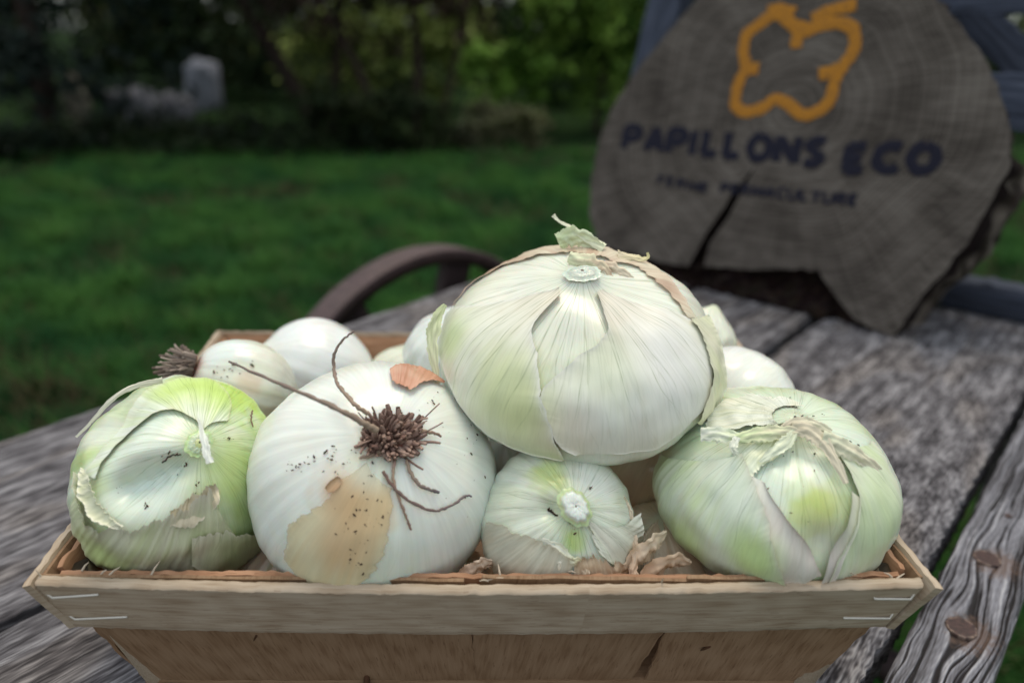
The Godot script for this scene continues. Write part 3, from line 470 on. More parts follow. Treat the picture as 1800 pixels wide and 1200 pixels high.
func make_materials() -> void:
	nz.noise_type = FastNoiseLite.TYPE_SIMPLEX_SMOOTH
	nz.frequency = 1.0
	nz.fractal_type = FastNoiseLite.FRACTAL_NONE
	nz.seed = 11
	fb.noise_type = FastNoiseLite.TYPE_SIMPLEX_SMOOTH
	fb.frequency = 1.0
	fb.fractal_type = FastNoiseLite.FRACTAL_FBM
	fb.fractal_octaves = 4
	fb.seed = 5
	var veins := vein_texture(2048, 768, 76, 0.95, 3)
	var plain := vein_texture(1024, 512, 40, 0.10, 8)
	for k in ["onion", "smooth_onion", "skin", "plain_skin"]:
		var m := std(plain if k in ["smooth_onion", "plain_skin"] else veins, 0.30, 0.5)
		m.heightmap_enabled = true
		m.heightmap_texture = m.albedo_texture
		m.heightmap_scale = 0.015
		if k in ["skin", "plain_skin"]:
			m.roughness = 0.42
		else:
			m.clearcoat_enabled = true
			m.clearcoat = 0.16
			m.clearcoat_roughness = 0.22
			m.subsurf_scatter_enabled = true
			m.subsurf_scatter_strength = 0.28
		M[k] = m
	M.thin_skin = M.plain_skin.duplicate()
	M.thin_skin.transparency = BaseMaterial3D.TRANSPARENCY_ALPHA
	M.thin_skin.roughness = 0.5
	M.dry = std(null, 0.5, 0.4)
	M.dry.backlight_enabled = true
	M.dry.backlight = Color(0.45, 0.45, 0.4)
	M.plain = std(null, 0.75, 0.3)
	M.root = std(null, 0.85, 0.2)
	M.leaf = std(null, 0.7, 0.22)
	M.leaf.backlight_enabled = true
	M.leaf.backlight = Color(0.4, 0.4, 0.4)
	M.steel = std(null, 0.4, 0.5)
	M.steel.metallic = 0.15
	M.iron = std(image_of(256, 256, func(x: int, y: int) -> Color:
		var f := fb.get_noise_2d(x * 0.05, y * 0.05) * 0.5 + 0.5
		return ramp([[0.3, Color(0.6, 0.55, 0.55)], [0.7, Color(1.0, 0.9, 0.85)]], f)), 0.6, 0.5)
	M.iron.metallic = 0.3
	# new veneer of the basket: pale, fine straight grain; u across and v along, in metres
	var veneer := image_of(256, 1024, func(x: int, y: int) -> Color:
		var f := fb.get_noise_2d(x * 0.09, y * 0.006) * 0.6 + nz.get_noise_2d(x * 0.45, y * 0.012) * 0.28 + nz.get_noise_2d(x * 0.02, y * 0.01 + 90.0) * 0.4
		var c := ramp([[-0.7, Color(0.62, 0.54, 0.46)], [0.0, Color(0.86, 0.82, 0.77)], [0.7, Color(1.0, 0.99, 0.97)]], f)
		if nz.get_noise_2d(x * 0.3, y * 0.018 + 300.0) > 0.78:
			c = c.lerp(Color(0.35, 0.25, 0.2), 0.55)
		return c)
	M.veneer = std(veneer, 0.7, 0.3)
	M.veneer.uv1_scale = Vector3(16, 4, 1)
	M.veneer.heightmap_enabled = true
	M.veneer.heightmap_texture = veneer
	M.veneer.heightmap_scale = 0.03
	# weathered grey boards of the bench: the first streaked, the second more blotched
	for kind in 2:
		var b := kind * 0.6
		var old := image_of(512, 1280, func(x: int, y: int) -> Color:
			var wx := x + 7.0 * nz.get_noise_2d(x * 0.006, y * 0.003)
			var streak := fb.get_noise_2d(wx * 0.07, y * 0.0050 + kind * 50.0)
			var fine := nz.get_noise_2d(wx * 0.36, y * 0.026)
			var spot := fb.get_noise_2d(x * 0.026 + 40.0 + kind * 9.0, y * 0.018)
			var speck := nz.get_noise_2d(x * 0.2, y * lerpf(0.05, 0.13, b) + 70.0)
			var v := 0.53 + lerpf(0.40, 0.24, b) * streak + 0.24 * fine + lerpf(0.36, 0.5, b) * spot + lerpf(0.22, 0.42, b) * speck
			var c := ramp([[0.1, Color(0.022, 0.020, 0.023)], [0.36, Color(0.070, 0.066, 0.072)], [0.6, Color(0.135, 0.129, 0.140)], [1.0, Color(0.30, 0.295, 0.31)]], v)
			var warm := smoothstep(0.1, 0.5, nz.get_noise_2d(x * 0.008, y * 0.005 + 33.0))
			c = c.lerp(Color(c.r * 1.05, c.g * 1.0, c.b * 0.93), warm)
			var line := absf(nz.get_noise_2d(wx * 0.022 + 9.0, y * 0.0011))
			if line < 0.03:
				c = c.lerp(Color(0.018, 0.016, 0.018), 0.85 * smoothstep(0.03, 0.008, line) * smoothstep(-0.3, 0.1, nz.get_noise_2d(x * 0.003, y * 0.006)))
			return c)
		var mo := std(old, 0.85, 0.25)
		mo.uv1_scale = Vector3(4.0, 0.9, 1)
		mo.heightmap_enabled = true
		mo.heightmap_texture = old
		mo.heightmap_scale = 0.16
		M["old" if kind == 0 else "old_blotched"] = mo
	M.grain = std(null, 0.8, 0.3)       # the narrow board: its grain is built and coloured per point
	# blue-grey painted, worn timber of the backrest
	M.paint = std(image_of(128, 512, func(x: int, y: int) -> Color:
		var f := fb.get_noise_2d(x * 0.12, y * 0.012) * 0.5 + 0.5
		return ramp([[0.25, Color(0.035, 0.042, 0.062)], [0.55, Color(0.068, 0.082, 0.125)], [0.85, Color(0.11, 0.125, 0.17)]], f)), 0.8, 0.3)
	M.paint.uv1_scale = Vector3(8, 1.5, 1)
	M.soil = std(image_of(512, 512, func(x: int, y: int) -> Color:
		var a := TAU * x / 512.0
		var b := TAU * y / 512.0
		var f := fb.get_noise_3d(cos(a) * 2.2 + cos(b) * 1.7, sin(a) * 2.2 + 5.0, sin(b) * 1.9) * 0.5 + 0.5
		return ramp([[0.3, Color(0.006, 0.016, 0.005)], [0.6, Color(0.012, 0.03, 0.008)], [0.85, Color(0.03, 0.03, 0.014)]], f)), 1.0, 0.05)
	M.soil.uv1_scale = Vector3(24, 24, 1)


# ---------------------------------------------------------------- onions

func surf(o: Dictionary, lon: float, t: float, off := 0.0) -> Vector3:
	# a point of an onion in its own axes: y towards the neck, t from 0 (root) to 1 (neck)
	var ph := (t - 0.5) * PI
	var cs := maxf(cos(ph), 0.0)
	var r: float = o.R * pow(cs, o.p)
	var y: float = sin(ph) * (o.Ht if t > 0.5 else o.Hb)
	if t > 0.5:
		var q: float = r / o.nr
		y += o.nh * exp(-q * q * 1.5)
	else:
		var q := r / 0.014
		y += 0.003 * exp(-q * q)
	var d := Vector3(cos(lon) * cs, sin(ph), sin(lon) * cs)
	var k := smoothstep(0.0, 0.45, cs)
	var ridge: float = nz.get_noise_3d(cos(lon) * o.rf + o.sd, sin(lon) * o.rf, t * 0.9) * o.ra * k
	ridge += nz.get_noise_3d(cos(lon) * o.rf * 3.1 + o.sd, sin(lon) * o.rf * 3.1, t * 1.1 + 8.0) * o.ra * 0.16 * k
	var lump: float = (nz.get_noise_3dv(d * 0.8 + Vector3(o.sd * 3.7, 1, 2)) + 0.25 * nz.get_noise_3dv(d * 2.3 + Vector3(o.sd * 5.7, 4, 2))) * o.lump
	r += ridge + lump * cs
	y += lump * 0.5 * sin(ph)
	var p := Vector3(r * cos(lon), y, r * sin(lon))
	for e in o.dents:      # [centre, radius, depth]
		var g: float = p.distance_to(e[0]) / e[1]
		if g < 2.2:
			p -= p.normalized() * e[2] * exp(-g * g * 1.5)
	if off != 0.0:
		p += p.normalized() * off
	return p


func tint(o: Dictionary, lon: float, t: float, p: Vector3) -> Color:
	var c: Color = o.base
	var cs := cos((t - 0.5) * PI)
	var n := nz.get_noise_3d(cos(lon) * 2.4 + o.sd * 2.0, sin(lon) * 2.4, t * 1.6)
	c = c.lerp(o.green, clampf(o.greens * (0.25 + n * 1.3) * smoothstep(0.1, 0.8, cs), 0.0, 0.85))
	c = c.lerp(o.neck, o.necks * smoothstep(0.55, 0.0, cs) * (1.0 if t > 0.5 else 0.0))
	c = c.lerp(o.low, o.lows * smoothstep(0.48, 0.05, t + 0.08 * n))
	var m := nz.get_noise_3dv(p * 45.0 + Vector3(o.sd, 0, 0)) + 0.5 * nz.get_noise_3dv(p * 120.0)
	c = c.lerp(lin(0.76, 0.68, 0.52), clampf(0.05 + 0.16 * m, 0.0, 0.3))
	c = c.lerp(lin(0.66, 0.74, 0.72), clampf(0.10 - 0.16 * nz.get_noise_3dv(p * 38.0 + Vector3(0, o.sd, 9)), 0.0, 0.25))
	var f := nz.get_noise_3d(cos(lon) * 17.0, sin(lon) * 17.0 + o.sd, t * 2.5)
	c = c * (1.0 + 0.05 * f)
	for b in o.blots:      # [centre, radius, colour, strength]
		var g: float = p.distance_to(b[0]) / b[1] * (1.0 + 0.25 * nz.get_noise_3dv(p * 120.0))
		if g < 1.6:
			c = c.lerp(b[2], b[3] * smoothstep(1.5, 0.3, g))
	c.a = 1.0
	return c


func onion(label: String, at: Vector3, X: Vector3, Y: Vector3, dims: Array, opt: Dictionary, nu: int, nv: int, mat := "onion") -> Dictionary:
	var o := {"R": dims[0], "Ht": dims[1], "Hb": dims[2], "p": dims[3], "nh": dims[4], "nr": dims[5], "sd": 0.0, "rf": 5.0, "ra": 0.0009, "lump": 0.003, "dents": [], "blots": [],
		"base": lin(0.74, 0.77, 0.66), "green": lin(0.60, 0.70, 0.38), "greens": 0.3, "neck": lin(0.58, 0.68, 0.42), "necks": 0.5, "low": lin(0.72, 0.66, 0.52), "lows": 0.25}
	o.merge(opt, true)
	var plain := o.duplicate()
	for k in ["dents", "blots"]:
		var list := []
		for e in o[k]:
			var c := e.duplicate() as Array
			if c[0] is Array:
				c[0] = surf(plain, c[0][0], c[0][1]) if k == "blots" else base_point(o, c[0][0], c[0][1])
			list.append(c)
		o[k] = list
		if k == "dents":
			plain.dents = list
	var root := thing("white_onion", label, "onion", at, "white onions in the basket")
	root.basis = Basis(X, Y, X.cross(Y))
	o.node = root
	var P := PackedVector3Array()
	var K := PackedColorArray()
	var T := PackedVector2Array()
	for j in nv:
		var t := 0.002 + 0.996 * j / (nv - 1)
		for i in nu:
			var lon := -PI / 2 + TAU * i / (nu - 1)
			var p := surf(o, lon, t)
			P.append(p)
			K.append(tint(o, lon, t, p))
			T.append(Vector2(lon / TAU + o.sd * 0.37, t))
	var mb := MB.new()
	mb.grid(P, K, T, nu, nv, Vector3.ZERO, true)
	put("bulb", mb.mesh(), M[mat], root)
	return o


func base_point(o: Dictionary, lon: float, t: float) -> Vector3:
	var e := o.duplicate()
	e.dents = []
	return surf(e, lon, t)


func along(pts: Array, k: float) -> Vector2:      # a smooth curve through [lon, t] pairs
	var n := pts.size() - 1
	var f := clampf(k, 0.0, 1.0) * n
	var i := mini(int(f), n - 1)
	var g := func(j: int) -> Vector2:
		var e: Array = pts[clampi(j, 0, n)]
		return Vector2(e[0], e[1])
	return (g.call(i) as Vector2).cubic_interpolate(g.call(i + 1), g.call(i - 1), g.call(i + 2), f - i)


func flap(o: Dictionary, called: String, A: Array, B: Array, opt := {}) -> void:
	# a layer of skin between two edge curves drawn on the onion
	var q := {"off": 0.0009, "ca": 0.0, "cb": 0.0, "rough": 0.012, "wr": 0.0005, "wf": 60.0, "col": lin(0.72, 0.74, 0.60), "col2": lin(0.62, 0.68, 0.42), "mix": 0.5, "edge": lin(0.80, 0.78, 0.68), "edges": 0.5, "nu": 90, "nv": 50, "mat": "skin", "label": "", "ew": 0.035, "end": 0.0, "top": lin(0.66, 0.60, 0.50), "tops": 0.0, "alpha": 1.0, "rim_alpha": 1.0}
	q.merge(opt, true)
	var P := PackedVector3Array()
	var K := PackedColorArray()
	var T := PackedVector2Array()
	for j in q.nv:
		var s: float = float(j) / (q.nv - 1)
		for i in q.nu:
			var k: float = float(i) / (q.nu - 1)
			var ra: float = q.rough * (nz.get_noise_2d(k * 9.0 + o.sd, 3.0) + 0.4 * nz.get_noise_2d(k * 27.0, 13.0 + o.sd) + 0.25 * nz.get_noise_2d(k * 75.0, 17.0 + o.sd))
			var rb: float = q.rough * (nz.get_noise_2d(k * 9.0 + o.sd, 23.0) + 0.4 * nz.get_noise_2d(k * 27.0, 33.0 + o.sd) + 0.25 * nz.get_noise_2d(k * 75.0, 37.0 + o.sd))
			var e := lerpf(ra, 1.0 + rb, s)
			var a := along(A, k)
			var b := along(B, k)
			var c := a.lerp(b, e)
			var da := exp(-s / 0.10)
			var db := exp(-(1.0 - s) / 0.10)
			var de := exp(-minf(k, 1.0 - k) / 0.05)
			var off: float = q.off + q.ca * da + q.cb * db + q.end * de
			var p := surf(o, c.x, c.y)
			off += q.wr * nz.get_noise_3dv(p * q.wf) + q.wr * 0.35 * nz.get_noise_3d(c.x * 17.0, c.y * 2.0, o.sd)
			p += p.normalized() * off
			var n := nz.get_noise_3d(c.x * 3.0, c.y * 4.0, o.sd + 5.0) * 0.5 + nz.get_noise_3d(c.x * 14.0, c.y * 3.0, o.sd + 9.0) * 0.3
			var col: Color = (q.col as Color).lerp(q.col2, clampf(q.mix + n * 1.2, 0.0, 1.0))
			col = col.lerp(q.top, q.tops * smoothstep(0.70, 0.95, c.y + 0.08 * n))
			col = col.lerp(lin(0.66, 0.56, 0.42), clampf(0.20 * nz.get_noise_3dv(p * 90.0 + Vector3(4, o.sd, 2)) + 0.16 * nz.get_noise_3d(c.x * 34.0, c.y * 5.0, 2.0), 0.0, 0.3))
			for bl in o.blots:
				if bl.size() > 4:
					var g: float = p.distance_to(bl[0]) / bl[1]
					if g < 1.6:
						col = col.lerp(bl[2], bl[3] * smoothstep(1.5, 0.3, g))
			var rim := maxf(exp(-s / q.ew), exp(-(1.0 - s) / q.ew))
			col = col.lerp(q.edge, q.edges * rim)
			var ends := exp(-minf(k, 1.0 - k) / 0.03)
			col.a = lerpf(q.alpha, q.rim_alpha, clampf(maxf(exp(-minf(s, 1.0 - s) / 0.05), ends) * 1.1, 0, 1)) * (1.0 + 0.12 * n) if q.alpha < 1.0 else 1.0
			P.append(p)
			K.append(col)
			T.append(Vector2(c.x / TAU + o.sd * 0.37, c.y))
	var mb := MB.new()
	mb.grid(P, K, T, q.nu, q.nv, Vector3.ZERO)
	put(called, mb.mesh(), M[q.mat], o.node, q.label)


func strip(o: Dictionary, called: String, pts: Array, wide: Array, c0: Color, c1: Color, curl := 0.3, lift := Vector3.UP) -> void:
	# a free ribbon of dry leaf through points in the onion's own axes
	var n := pts.size()
	var cv := Curve3D.new()
	for k in n:
		var h: Vector3 = (pts[mini(k + 1, n - 1)] - pts[maxi(k - 1, 0)]) / 6.0
		cv.add_point(pts[k], -h, h)
	var P := PackedVector3Array()
	var K := PackedColorArray()
	var T := PackedVector2Array()
	var rows := 11
	for j in rows:
		var s := float(j) / (rows - 1) - 0.5
		for i in 40:
			var k := i / 39.0
			var f := k * (n - 1)
			var ii := mini(int(f), n - 2)
			var p := cv.sample(ii, f - ii)
			var d := (cv.sample(mini(int(f + 0.1), n - 2), clampf(f + 0.1 - mini(int(f + 0.1), n - 2), 0, 1)) - cv.sample(maxi(int(f - 0.1), 0), clampf(f - 0.1 - maxi(int(f - 0.1), 0), 0, 1))).normalized()
			var side := d.cross(lift).normalized()
			var nn := side.cross(d)
			var w: float = lerpf(wide[ii], wide[ii + 1], f - ii) * (1.0 + 0.22 * nz.get_noise_2d(k * 5.0, (3.0 if s < 0 else 9.0) + o.sd) + 0.18 * nz.get_noise_2d(k * 17.0, (23.0 if s < 0 else 39.0) + o.sd))
			p += side * s * w + nn * (curl * w * (0.25 - s * s) + w * 0.10 * nz.get_noise_2d(k * 4.0 + o.sd, s * 2.0) + w * 0.05 * nz.get_noise_2d(k * 3.0, s * 8.0))
			P.append(p)
			var c := c0.lerp(c1, clampf(k + 0.4 * nz.get_noise_2d(s * 9.0, k * 3.0), 0, 1)) * (1.0 + 0.30 * nz.get_noise_2d(s * 26.0, k * 2.0))
			c.a = 1.0
			K.append(c)
			T.append(Vector2(s * 0.1, k))
	var mb := MB.new()
	mb.grid(P, K, T, 40, rows, -lift)
	put(called, mb.mesh(), M.dry, o.node)


func root_tuft(o: Dictionary, count: int, radius: float, length: float, sd: int, squash := 1.0, thick := 0.00095, c0 := Color(0.17, 0.105, 0.088), c1 := Color(0.42, 0.30, 0.245), lean := Vector3.ZERO) -> void:
	rng.seed = sd
	var pole := surf(o, 0.0, 0.002)
	var mb := MB.new()
	# the corky plate that the roots grow from
	var P := PackedVector3Array()
	var K := PackedColorArray()
	var T := PackedVector2Array()
	for j in 10:
		for i in 33:
			var a := TAU * i / 32.0
			var r := radius * (1.06 - j / 9.0) * (1.0 + 0.12 * nz.get_noise_2d(cos(a) * 2.0, sin(a) * 2.0 + sd))
			P.append(Vector3(r * cos(a), pole.y - 0.0008 - 0.0035 * sqrt(j / 9.0) + 0.0006 * nz.get_noise_2d(r * 900.0, a * 3.0), r * sin(a) * squash))
			K.append(lin(0.075, 0.04, 0.03).lerp(lin(0.15, 0.06, 0.045), rng.randf()))
			T.append(Vector2.ZERO)
	mb.grid(P, K, T, 33, 10, Vector3(0, pole.y + 0.02, 0), true)
	for i in count:
		var a := rng.randf() * TAU
		var r := radius * sqrt(rng.randf())
		var k := r / radius
		var from := Vector3(r * cos(a), pole.y - 0.001 - 0.002 * (1.0 - k), r * sin(a) * squash)
		var out := Vector3(cos(a) * k * 0.95, -1.0 + 0.35 * k, sin(a) * k * 0.95).normalized()
		out = (out + Vector3(rng.randf_range(-1, 1), rng.randf_range(-0.5, 0.3), rng.randf_range(-1, 1)) * 0.38).normalized()
		out = (out + lean).normalized()
		var l := length * rng.randf_range(0.4, 1.3)
		var stray := rng.randf() < 0.14 and thick < 0.0011
		if stray:
			l *= 1.7
		var side := Vector3(rng.randf_range(-1, 1), rng.randf_range(-1, 1), rng.randf_range(-1, 1)) * l * (0.55 if stray or lean != Vector3.ZERO else 0.34)
		var rad := thick * rng.randf_range(0.45, 1.2) * (0.6 if stray else 1.0)
		var dark := c0.lerp(c1, rng.randf())
		mb.tube([from, from + out * l * 0.4 + side * 0.3, from + out * l * 0.8 + side * 0.7, from + out * l + side], [rad, rad * 1.05, rad, rad * 0.85], 6, dark * 0.6, dark * 1.35)
	tag(put("root_tuft", mb.mesh(), M.root, o.node), "", "", "", "stuff")


func root_or_slit(o: Dictionary, pts: Array, r0: float, r1: float, c0: Color, c1: Color) -> void:
	var cv := Curve3D.new()
	var n := pts.size()
	for k in n:
		var h: Vector3 = (pts[mini(k + 1, n - 1)] - pts[maxi(k - 1, 0)]) / 6.0
		cv.add_point(pts[k], -h, h)
	var path := []
	var rad := []
	var m := (n - 1) * 7
	for i in m + 1:
		var f := float(i) / m * (n - 1)
		var ii := mini(int(f), n - 2)
		path.append(cv.sample(ii, f - ii) + 0.00035 * Vector3(nz.get_noise_2d(i * 0.5, 1.0), nz.get_noise_2d(i * 0.5, 9.0), nz.get_noise_2d(i * 0.5, 17.0)))
		rad.append(lerpf(r0, r1, float(i) / m) * (1.0 + 0.3 * nz.get_noise_1d(i * 0.6)))
	var mb := MB.new()
	mb.tube(path, rad, 7, c0, c1)
	put("root", mb.mesh(), M.root, o.node)  # also carries the painted dark slits at the small onion's neck


func lay(o: Dictionary, lt: Array, off: float) -> Array:      # points on the onion, lifted off it
	var out := []
	for e in lt:
		out.append(surf(o, e[0], e[1], off))
	return out


func specks(o: Dictionary, spots: Array, count: int, sd: int, size := 0.0006) -> void:
	# crumbs of soil stuck to the skin: [lon, t, spread] centres
	rng.seed = sd
	var mb := MB.new()
	for i in count:
		var e: Array = spots[rng.randi() % spots.size()]
		var p := surf(o, e[0] + rng.randfn() * e[2], clampf(e[1] + rng.randfn() * e[2] * 0.35, 0.01, 0.99), 0.0006)
		var s := size * (0.3 + 1.5 * pow(rng.randf(), 2.2))
		var n := p.normalized()
		var x := n.cross(Vector3(rng.randf(), rng.randf(), rng.randf())).normalized()
		mb.tube([p - x * s * rng.randf_range(0.5, 2.2), p + n * s * 0.25, p + x * s], [s * 0.45, s * 0.6, s * 0.3], 5, lin(0.04, 0.03, 0.022), lin(0.10, 0.07, 0.05))
	tag(put("soil_crumbs", mb.mesh(), M.root, o.node), "", "", "", "stuff")


func neck_stub(o: Dictionary, radius: float, height: float, squash: float, turn: float, c0: Color, c1: Color, name_ := "cut_neck") -> void:
	# the cut stem: a short oval stub with a fibrous top and a rim
	var pole := surf(o, 0.0, 0.998)
	var P := PackedVector3Array()
	var K := PackedColorArray()
	var T := PackedVector2Array()
	var rows := 16
	for j in rows:
		var s := float(j) / (rows - 1)
		for i in 61:
			var a := TAU * i / 60.0
			var r := radius
			var y := 0.0
			if s < 0.5:
				r = radius * lerpf(1.5, 1.0, pow(s * 2.0, 0.6))
				y = height * (s * 2.0)
			else:
				r = radius * (1.0 - (s - 0.5) * 2.0)
				y = height + 0.0006 * sin((s - 0.5) * 2.0 * PI) - 0.0008 * (s - 0.5)
			r *= 1.0 + 0.11 * nz.get_noise_2d(cos(a) * 1.6 + o.sd, sin(a) * 1.6) + 0.015 * nz.get_noise_2d(cos(a) * 7.0 + o.sd, sin(a) * 7.0)
			y += 0.00022 * nz.get_noise_3d(r * 700.0 * cos(a), r * 700.0 * sin(a), o.sd)
			var v := Vector3(r * cos(a), 0, r * sin(a) * squash).rotated(Vector3.UP, turn)
			P.append(v + Vector3(0, pole.y - 0.0018 + y, 0))
			var f := nz.get_noise_3d(v.x * 1300.0, v.z * 1300.0, s * 6.0)
			K.append(o.neck.lerp(c0.lerp(c1, clampf(0.55 + f * 0.5, 0, 1)), smoothstep(0.1, 0.45, s)))
			T.append(Vector2(0.1, 0.05))
	var mb := MB.new()
	mb.grid(P, K, T, 61, rows, Vector3.ZERO, true)
	put(name_, mb.mesh(), M.smooth_onion, o.node)


# ---------------------------------------------------------------- basket, bench, sign

func hexboard(called: String, parent: Node3D, a: Vector3, b: Vector3, c: Vector3, d: Vector3, th: float, col: Color, mat: Material, nu := 60, nv := 6, rough := 0.0006, bevel := 0.0008, label := "") -> MeshInstance3D:
	var mb := MB.new()
	mb.board(a, b, c, d, th, nu, nv, bevel, nz, rough, col, Vector2(rng.randf() * 3.0, rng.randf() * 3.0))
	return put(called, mb.mesh(), mat, parent, label)


func basket() -> void:
	rng.seed = 21
	var t := thing("wooden_basket", "pale veneer basket with stapled rim bands holding the white onions", "basket", Vector3(-0.022, SEAT, -0.405))
	var o := -t.position
	var Y := 0.625
	var YB := SEAT + 0.003
	# outer rim corners, and the corners of the floor
	var fl := Vector3(-0.2140, Y, -0.2590) + o
	var fr := Vector3(0.1868, Y, -0.2575) + o
	var bl := Vector3(-0.2365, Y, -0.5500) + o
	var br := Vector3(0.1748, Y, -0.5408) + o
	var gl := Vector3(-0.1975, YB, -0.2885) + o
	var gr := Vector3(0.1630, YB, -0.2880) + o
	var hl := Vector3(-0.2050, YB, -0.5150) + o
	var hr := Vector3(0.1480, YB, -0.5080) + o
	var tan_ := lin(0.31, 0.205, 0.13)
	var pale := lin(0.47, 0.395, 0.31)
	var inner := lin(0.44, 0.255, 0.16)
	# walls: sheets of veneer side by side, each from the floor to just under the rim
	var walls := [[fl, fr, gl, gr, [0.0, 0.49, 0.735, 1.0], "front_slat"], [bl, br, hl, hr, [0.0, 0.335, 0.665, 1.0], "back_slat"], [fl, bl, gl, hl, [0.0, 0.5, 1.0], "side_slat"], [fr, br, gr, hr, [0.0, 0.5, 1.0], "side_slat"]]
	var centre := (fl + fr + bl + br) * 0.25 - Vector3(0, 0.03, 0)
	for wl in walls:
		var into: Vector3 = (centre - (wl[0] + wl[1]) * 0.5)
		into.y = 0
		into = into.normalized()
		for k in wl[4].size() - 1:
			var s0: float = wl[4][k] + 0.0015 + (0.012 if k == 0 else 0.0)
			var s1: float = wl[4][k + 1] - 0.0015 - (0.012 if k == wl[4].size() - 2 else 0.0)
			var dep: Vector3 = into * (0.0042 + 0.0004 * (k % 2))
			var sl := Vector3(0.004 if k % 2 else -0.003, 0, 0) if wl[5] == "front_slat" else Vector3.ZERO
			hexboard(wl[5], t, wl[2].lerp(wl[3], s0) + dep - sl, wl[0].lerp(wl[1], s0) + dep + sl - Vector3(0, 0.001, 0), wl[2].lerp(wl[3], s1) + dep - sl, wl[0].lerp(wl[1], s1) + dep + sl - Vector3(0, 0.001 + 0.002 * rng.randf(), 0), 0.0022, tan_ * rng.randf_range(0.88, 1.08), M.veneer, 24, 16, 0.0009, 0.0003)
	hexboard("floor_board", t, gl + Vector3(0.002, 0.001, -0.002), gr + Vector3(-0.002, 0.001, -0.002), hl + Vector3(0.002, 0.001, 0.002), hr + Vector3(-0.002, 0.001, 0.002), 0.004, tan_, M.veneer)
	# outer bands round the rim: thick pale laths that follow the slope of the walls
	var drop := func(top: Vector3, low: Vector3, h: float) -> Vector3: return top + (low - top).normalized() * h
	var bands := [[fl, fr, gl, gr, 0.0375], [bl, br, hl, hr, 0.034], [fl, bl, gl, hl, 0.039], [fr, br, gr, hr, 0.039]]
	for k in 4:
		var b: Array = bands[k]
		var out: Vector3 = ((b[0] + b[1]) * 0.5 - centre)
		out.y = 0
		out = out.normalized()
		var ext: Vector3 = (b[1] - b[0]).normalized()
		var p0: Vector3 = b[0] - out * 0.0006
		var p1: Vector3 = b[1] - out * 0.0006
		if k == 0:
			p0 += ext * 0.0035
			p1 -= ext * 0.006
		elif k == 2 or k == 3:
			p0 -= ext * 0.004
		var q0: Vector3 = drop.call(p0, b[2] - out * 0.0006, b[4])
		var q1: Vector3 = drop.call(p1, b[3] - out * 0.0006, b[4] * 0.96)
		if k == 0:
			# the front lath sags in the middle: two halves of one curve
			var mb := MB.new()
			var sag := Vector3(0, -0.0028, 0.002)
			var m0 := (p0 + p1) * 0.5 + sag
			var m1 := (q0 + q1) * 0.5 + sag
			bent_board(mb, p0, m0, p1, q0, m1, q1, 0.0052, 0.00045, pale)
			put("rim_band", mb.mesh(), M.veneer, t)
		else:
			hexboard("rim_band", t, p0, p1, q0, q1, 0.005, pale * (1.05 if k > 1 else 0.9), M.veneer, 90, 6, 0.0007, 0.0006)
		# a thinner, redder lath inside the rim, its top edge frayed
		var i0: Vector3 = b[0] - out * 0.0085 + ext * 0.010 + Vector3(0, -0.0012, 0)
		var i1: Vector3 = b[1] - out * 0.0085 - ext * 0.012 + Vector3(0, -0.0016, 0)
		var j0: Vector3 = drop.call(i0, b[2] - out * 0.008, 0.020)
		var j1: Vector3 = drop.call(i1, b[3] - out * 0.008, 0.020)
		if k == 0:
			for h in [[0.0, 0.30], [0.303, 0.93], [0.935, 1.0]]:
				var dy := Vector3(0, -0.0022 * sin(PI * (h[0] + h[1]) * 0.5), 0.001)
				hexboard("inner_lath", t, i0.lerp(i1, h[0]) + dy, i0.lerp(i1, h[1]) + dy, j0.lerp(j1, h[0]) + dy, j0.lerp(j1, h[1]) + dy, 0.0034, inner * rng.randf_range(0.9, 1.1), M.veneer, 80, 6, 0.0012, 0.0005)
		else:
			hexboard("inner_lath", t, i0, i1, j0, j1, 0.0034, inner, M.veneer, 80, 6, 0.0010, 0.0005)
	# three-cornered posts in the corners
	for c in [[fl, gl, 1, -1], [fr, gr, -1, -1], [bl, hl, 1, 1], [br, hr, -1, 1]]:
		var in_ := Vector3(c[2] * 0.013, -0.002, c[3] * 0.013)
		var mb := MB.new()
		mb.tube([c[1] + in_ * Vector3(0.6, 0, 0.6), (c[0] + c[1]) * 0.5 + in_ * Vector3(0.8, 0, 0.8), c[0] + in_ + Vector3(0, -0.004, 0)], [0.0075, 0.0075, 0.0075], 4, pale * 0.9, pale)
		put("corner_post", mb.mesh(), M.veneer, t)
	# lath round the foot of the front
	hexboard("foot_lath", t, gl + Vector3(0.001, 0.0005, 0.0025), gr + Vector3(-0.001, 0.0005, 0.0025), gl + Vector3(0.001, -0.0025, 0.0025), gr + Vector3(-0.001, -0.0025, 0.0025), 0.004, pale * 0.85, M.veneer, 80, 5, 0.0006, 0.0005)
	# wire staples that hold the bands at the two front corners
	for s in [[0.0, 0.009, 0.0285, 0.012], [0.0, 0.028, 0.032, 0.030], [1.0, 0.011, 0.023, 0.009], [1.0, 0.028, 0.028, 0.026]]:
		var side := 1.0 if s[0] == 0.0 else -1.0
		var top: Vector3 = (fl if side > 0 else fr)
		var low: Vector3 = (gl if side > 0 else gr)
		var e: Vector3 = (fr - fl).normalized() * side
		var f := Vector3(0, 0.0012, 0.0036)
		var a: Vector3 = drop.call(top, low, s[3]) + e * (0.0015 if side > 0 else 0.005) + f + Vector3(0, 0.002, -0.002)
		var b: Vector3 = drop.call(top, low, s[1]) + e * s[2] + f
		var m: Vector3 = drop.call(top, low, lerpf(s[3], s[1], 0.5) + 0.0012) + e * 0.007 + f
		var mb := MB.new()
		mb.tube([a + e * 0.0005 - Vector3(0, 0, 0.006), a, m, m.lerp(b, 0.5), b, b - Vector3(0, 0, 0.003)], [0.00055], 8, lin(0.55, 0.52, 0.46), lin(0.62, 0.6, 0.55))
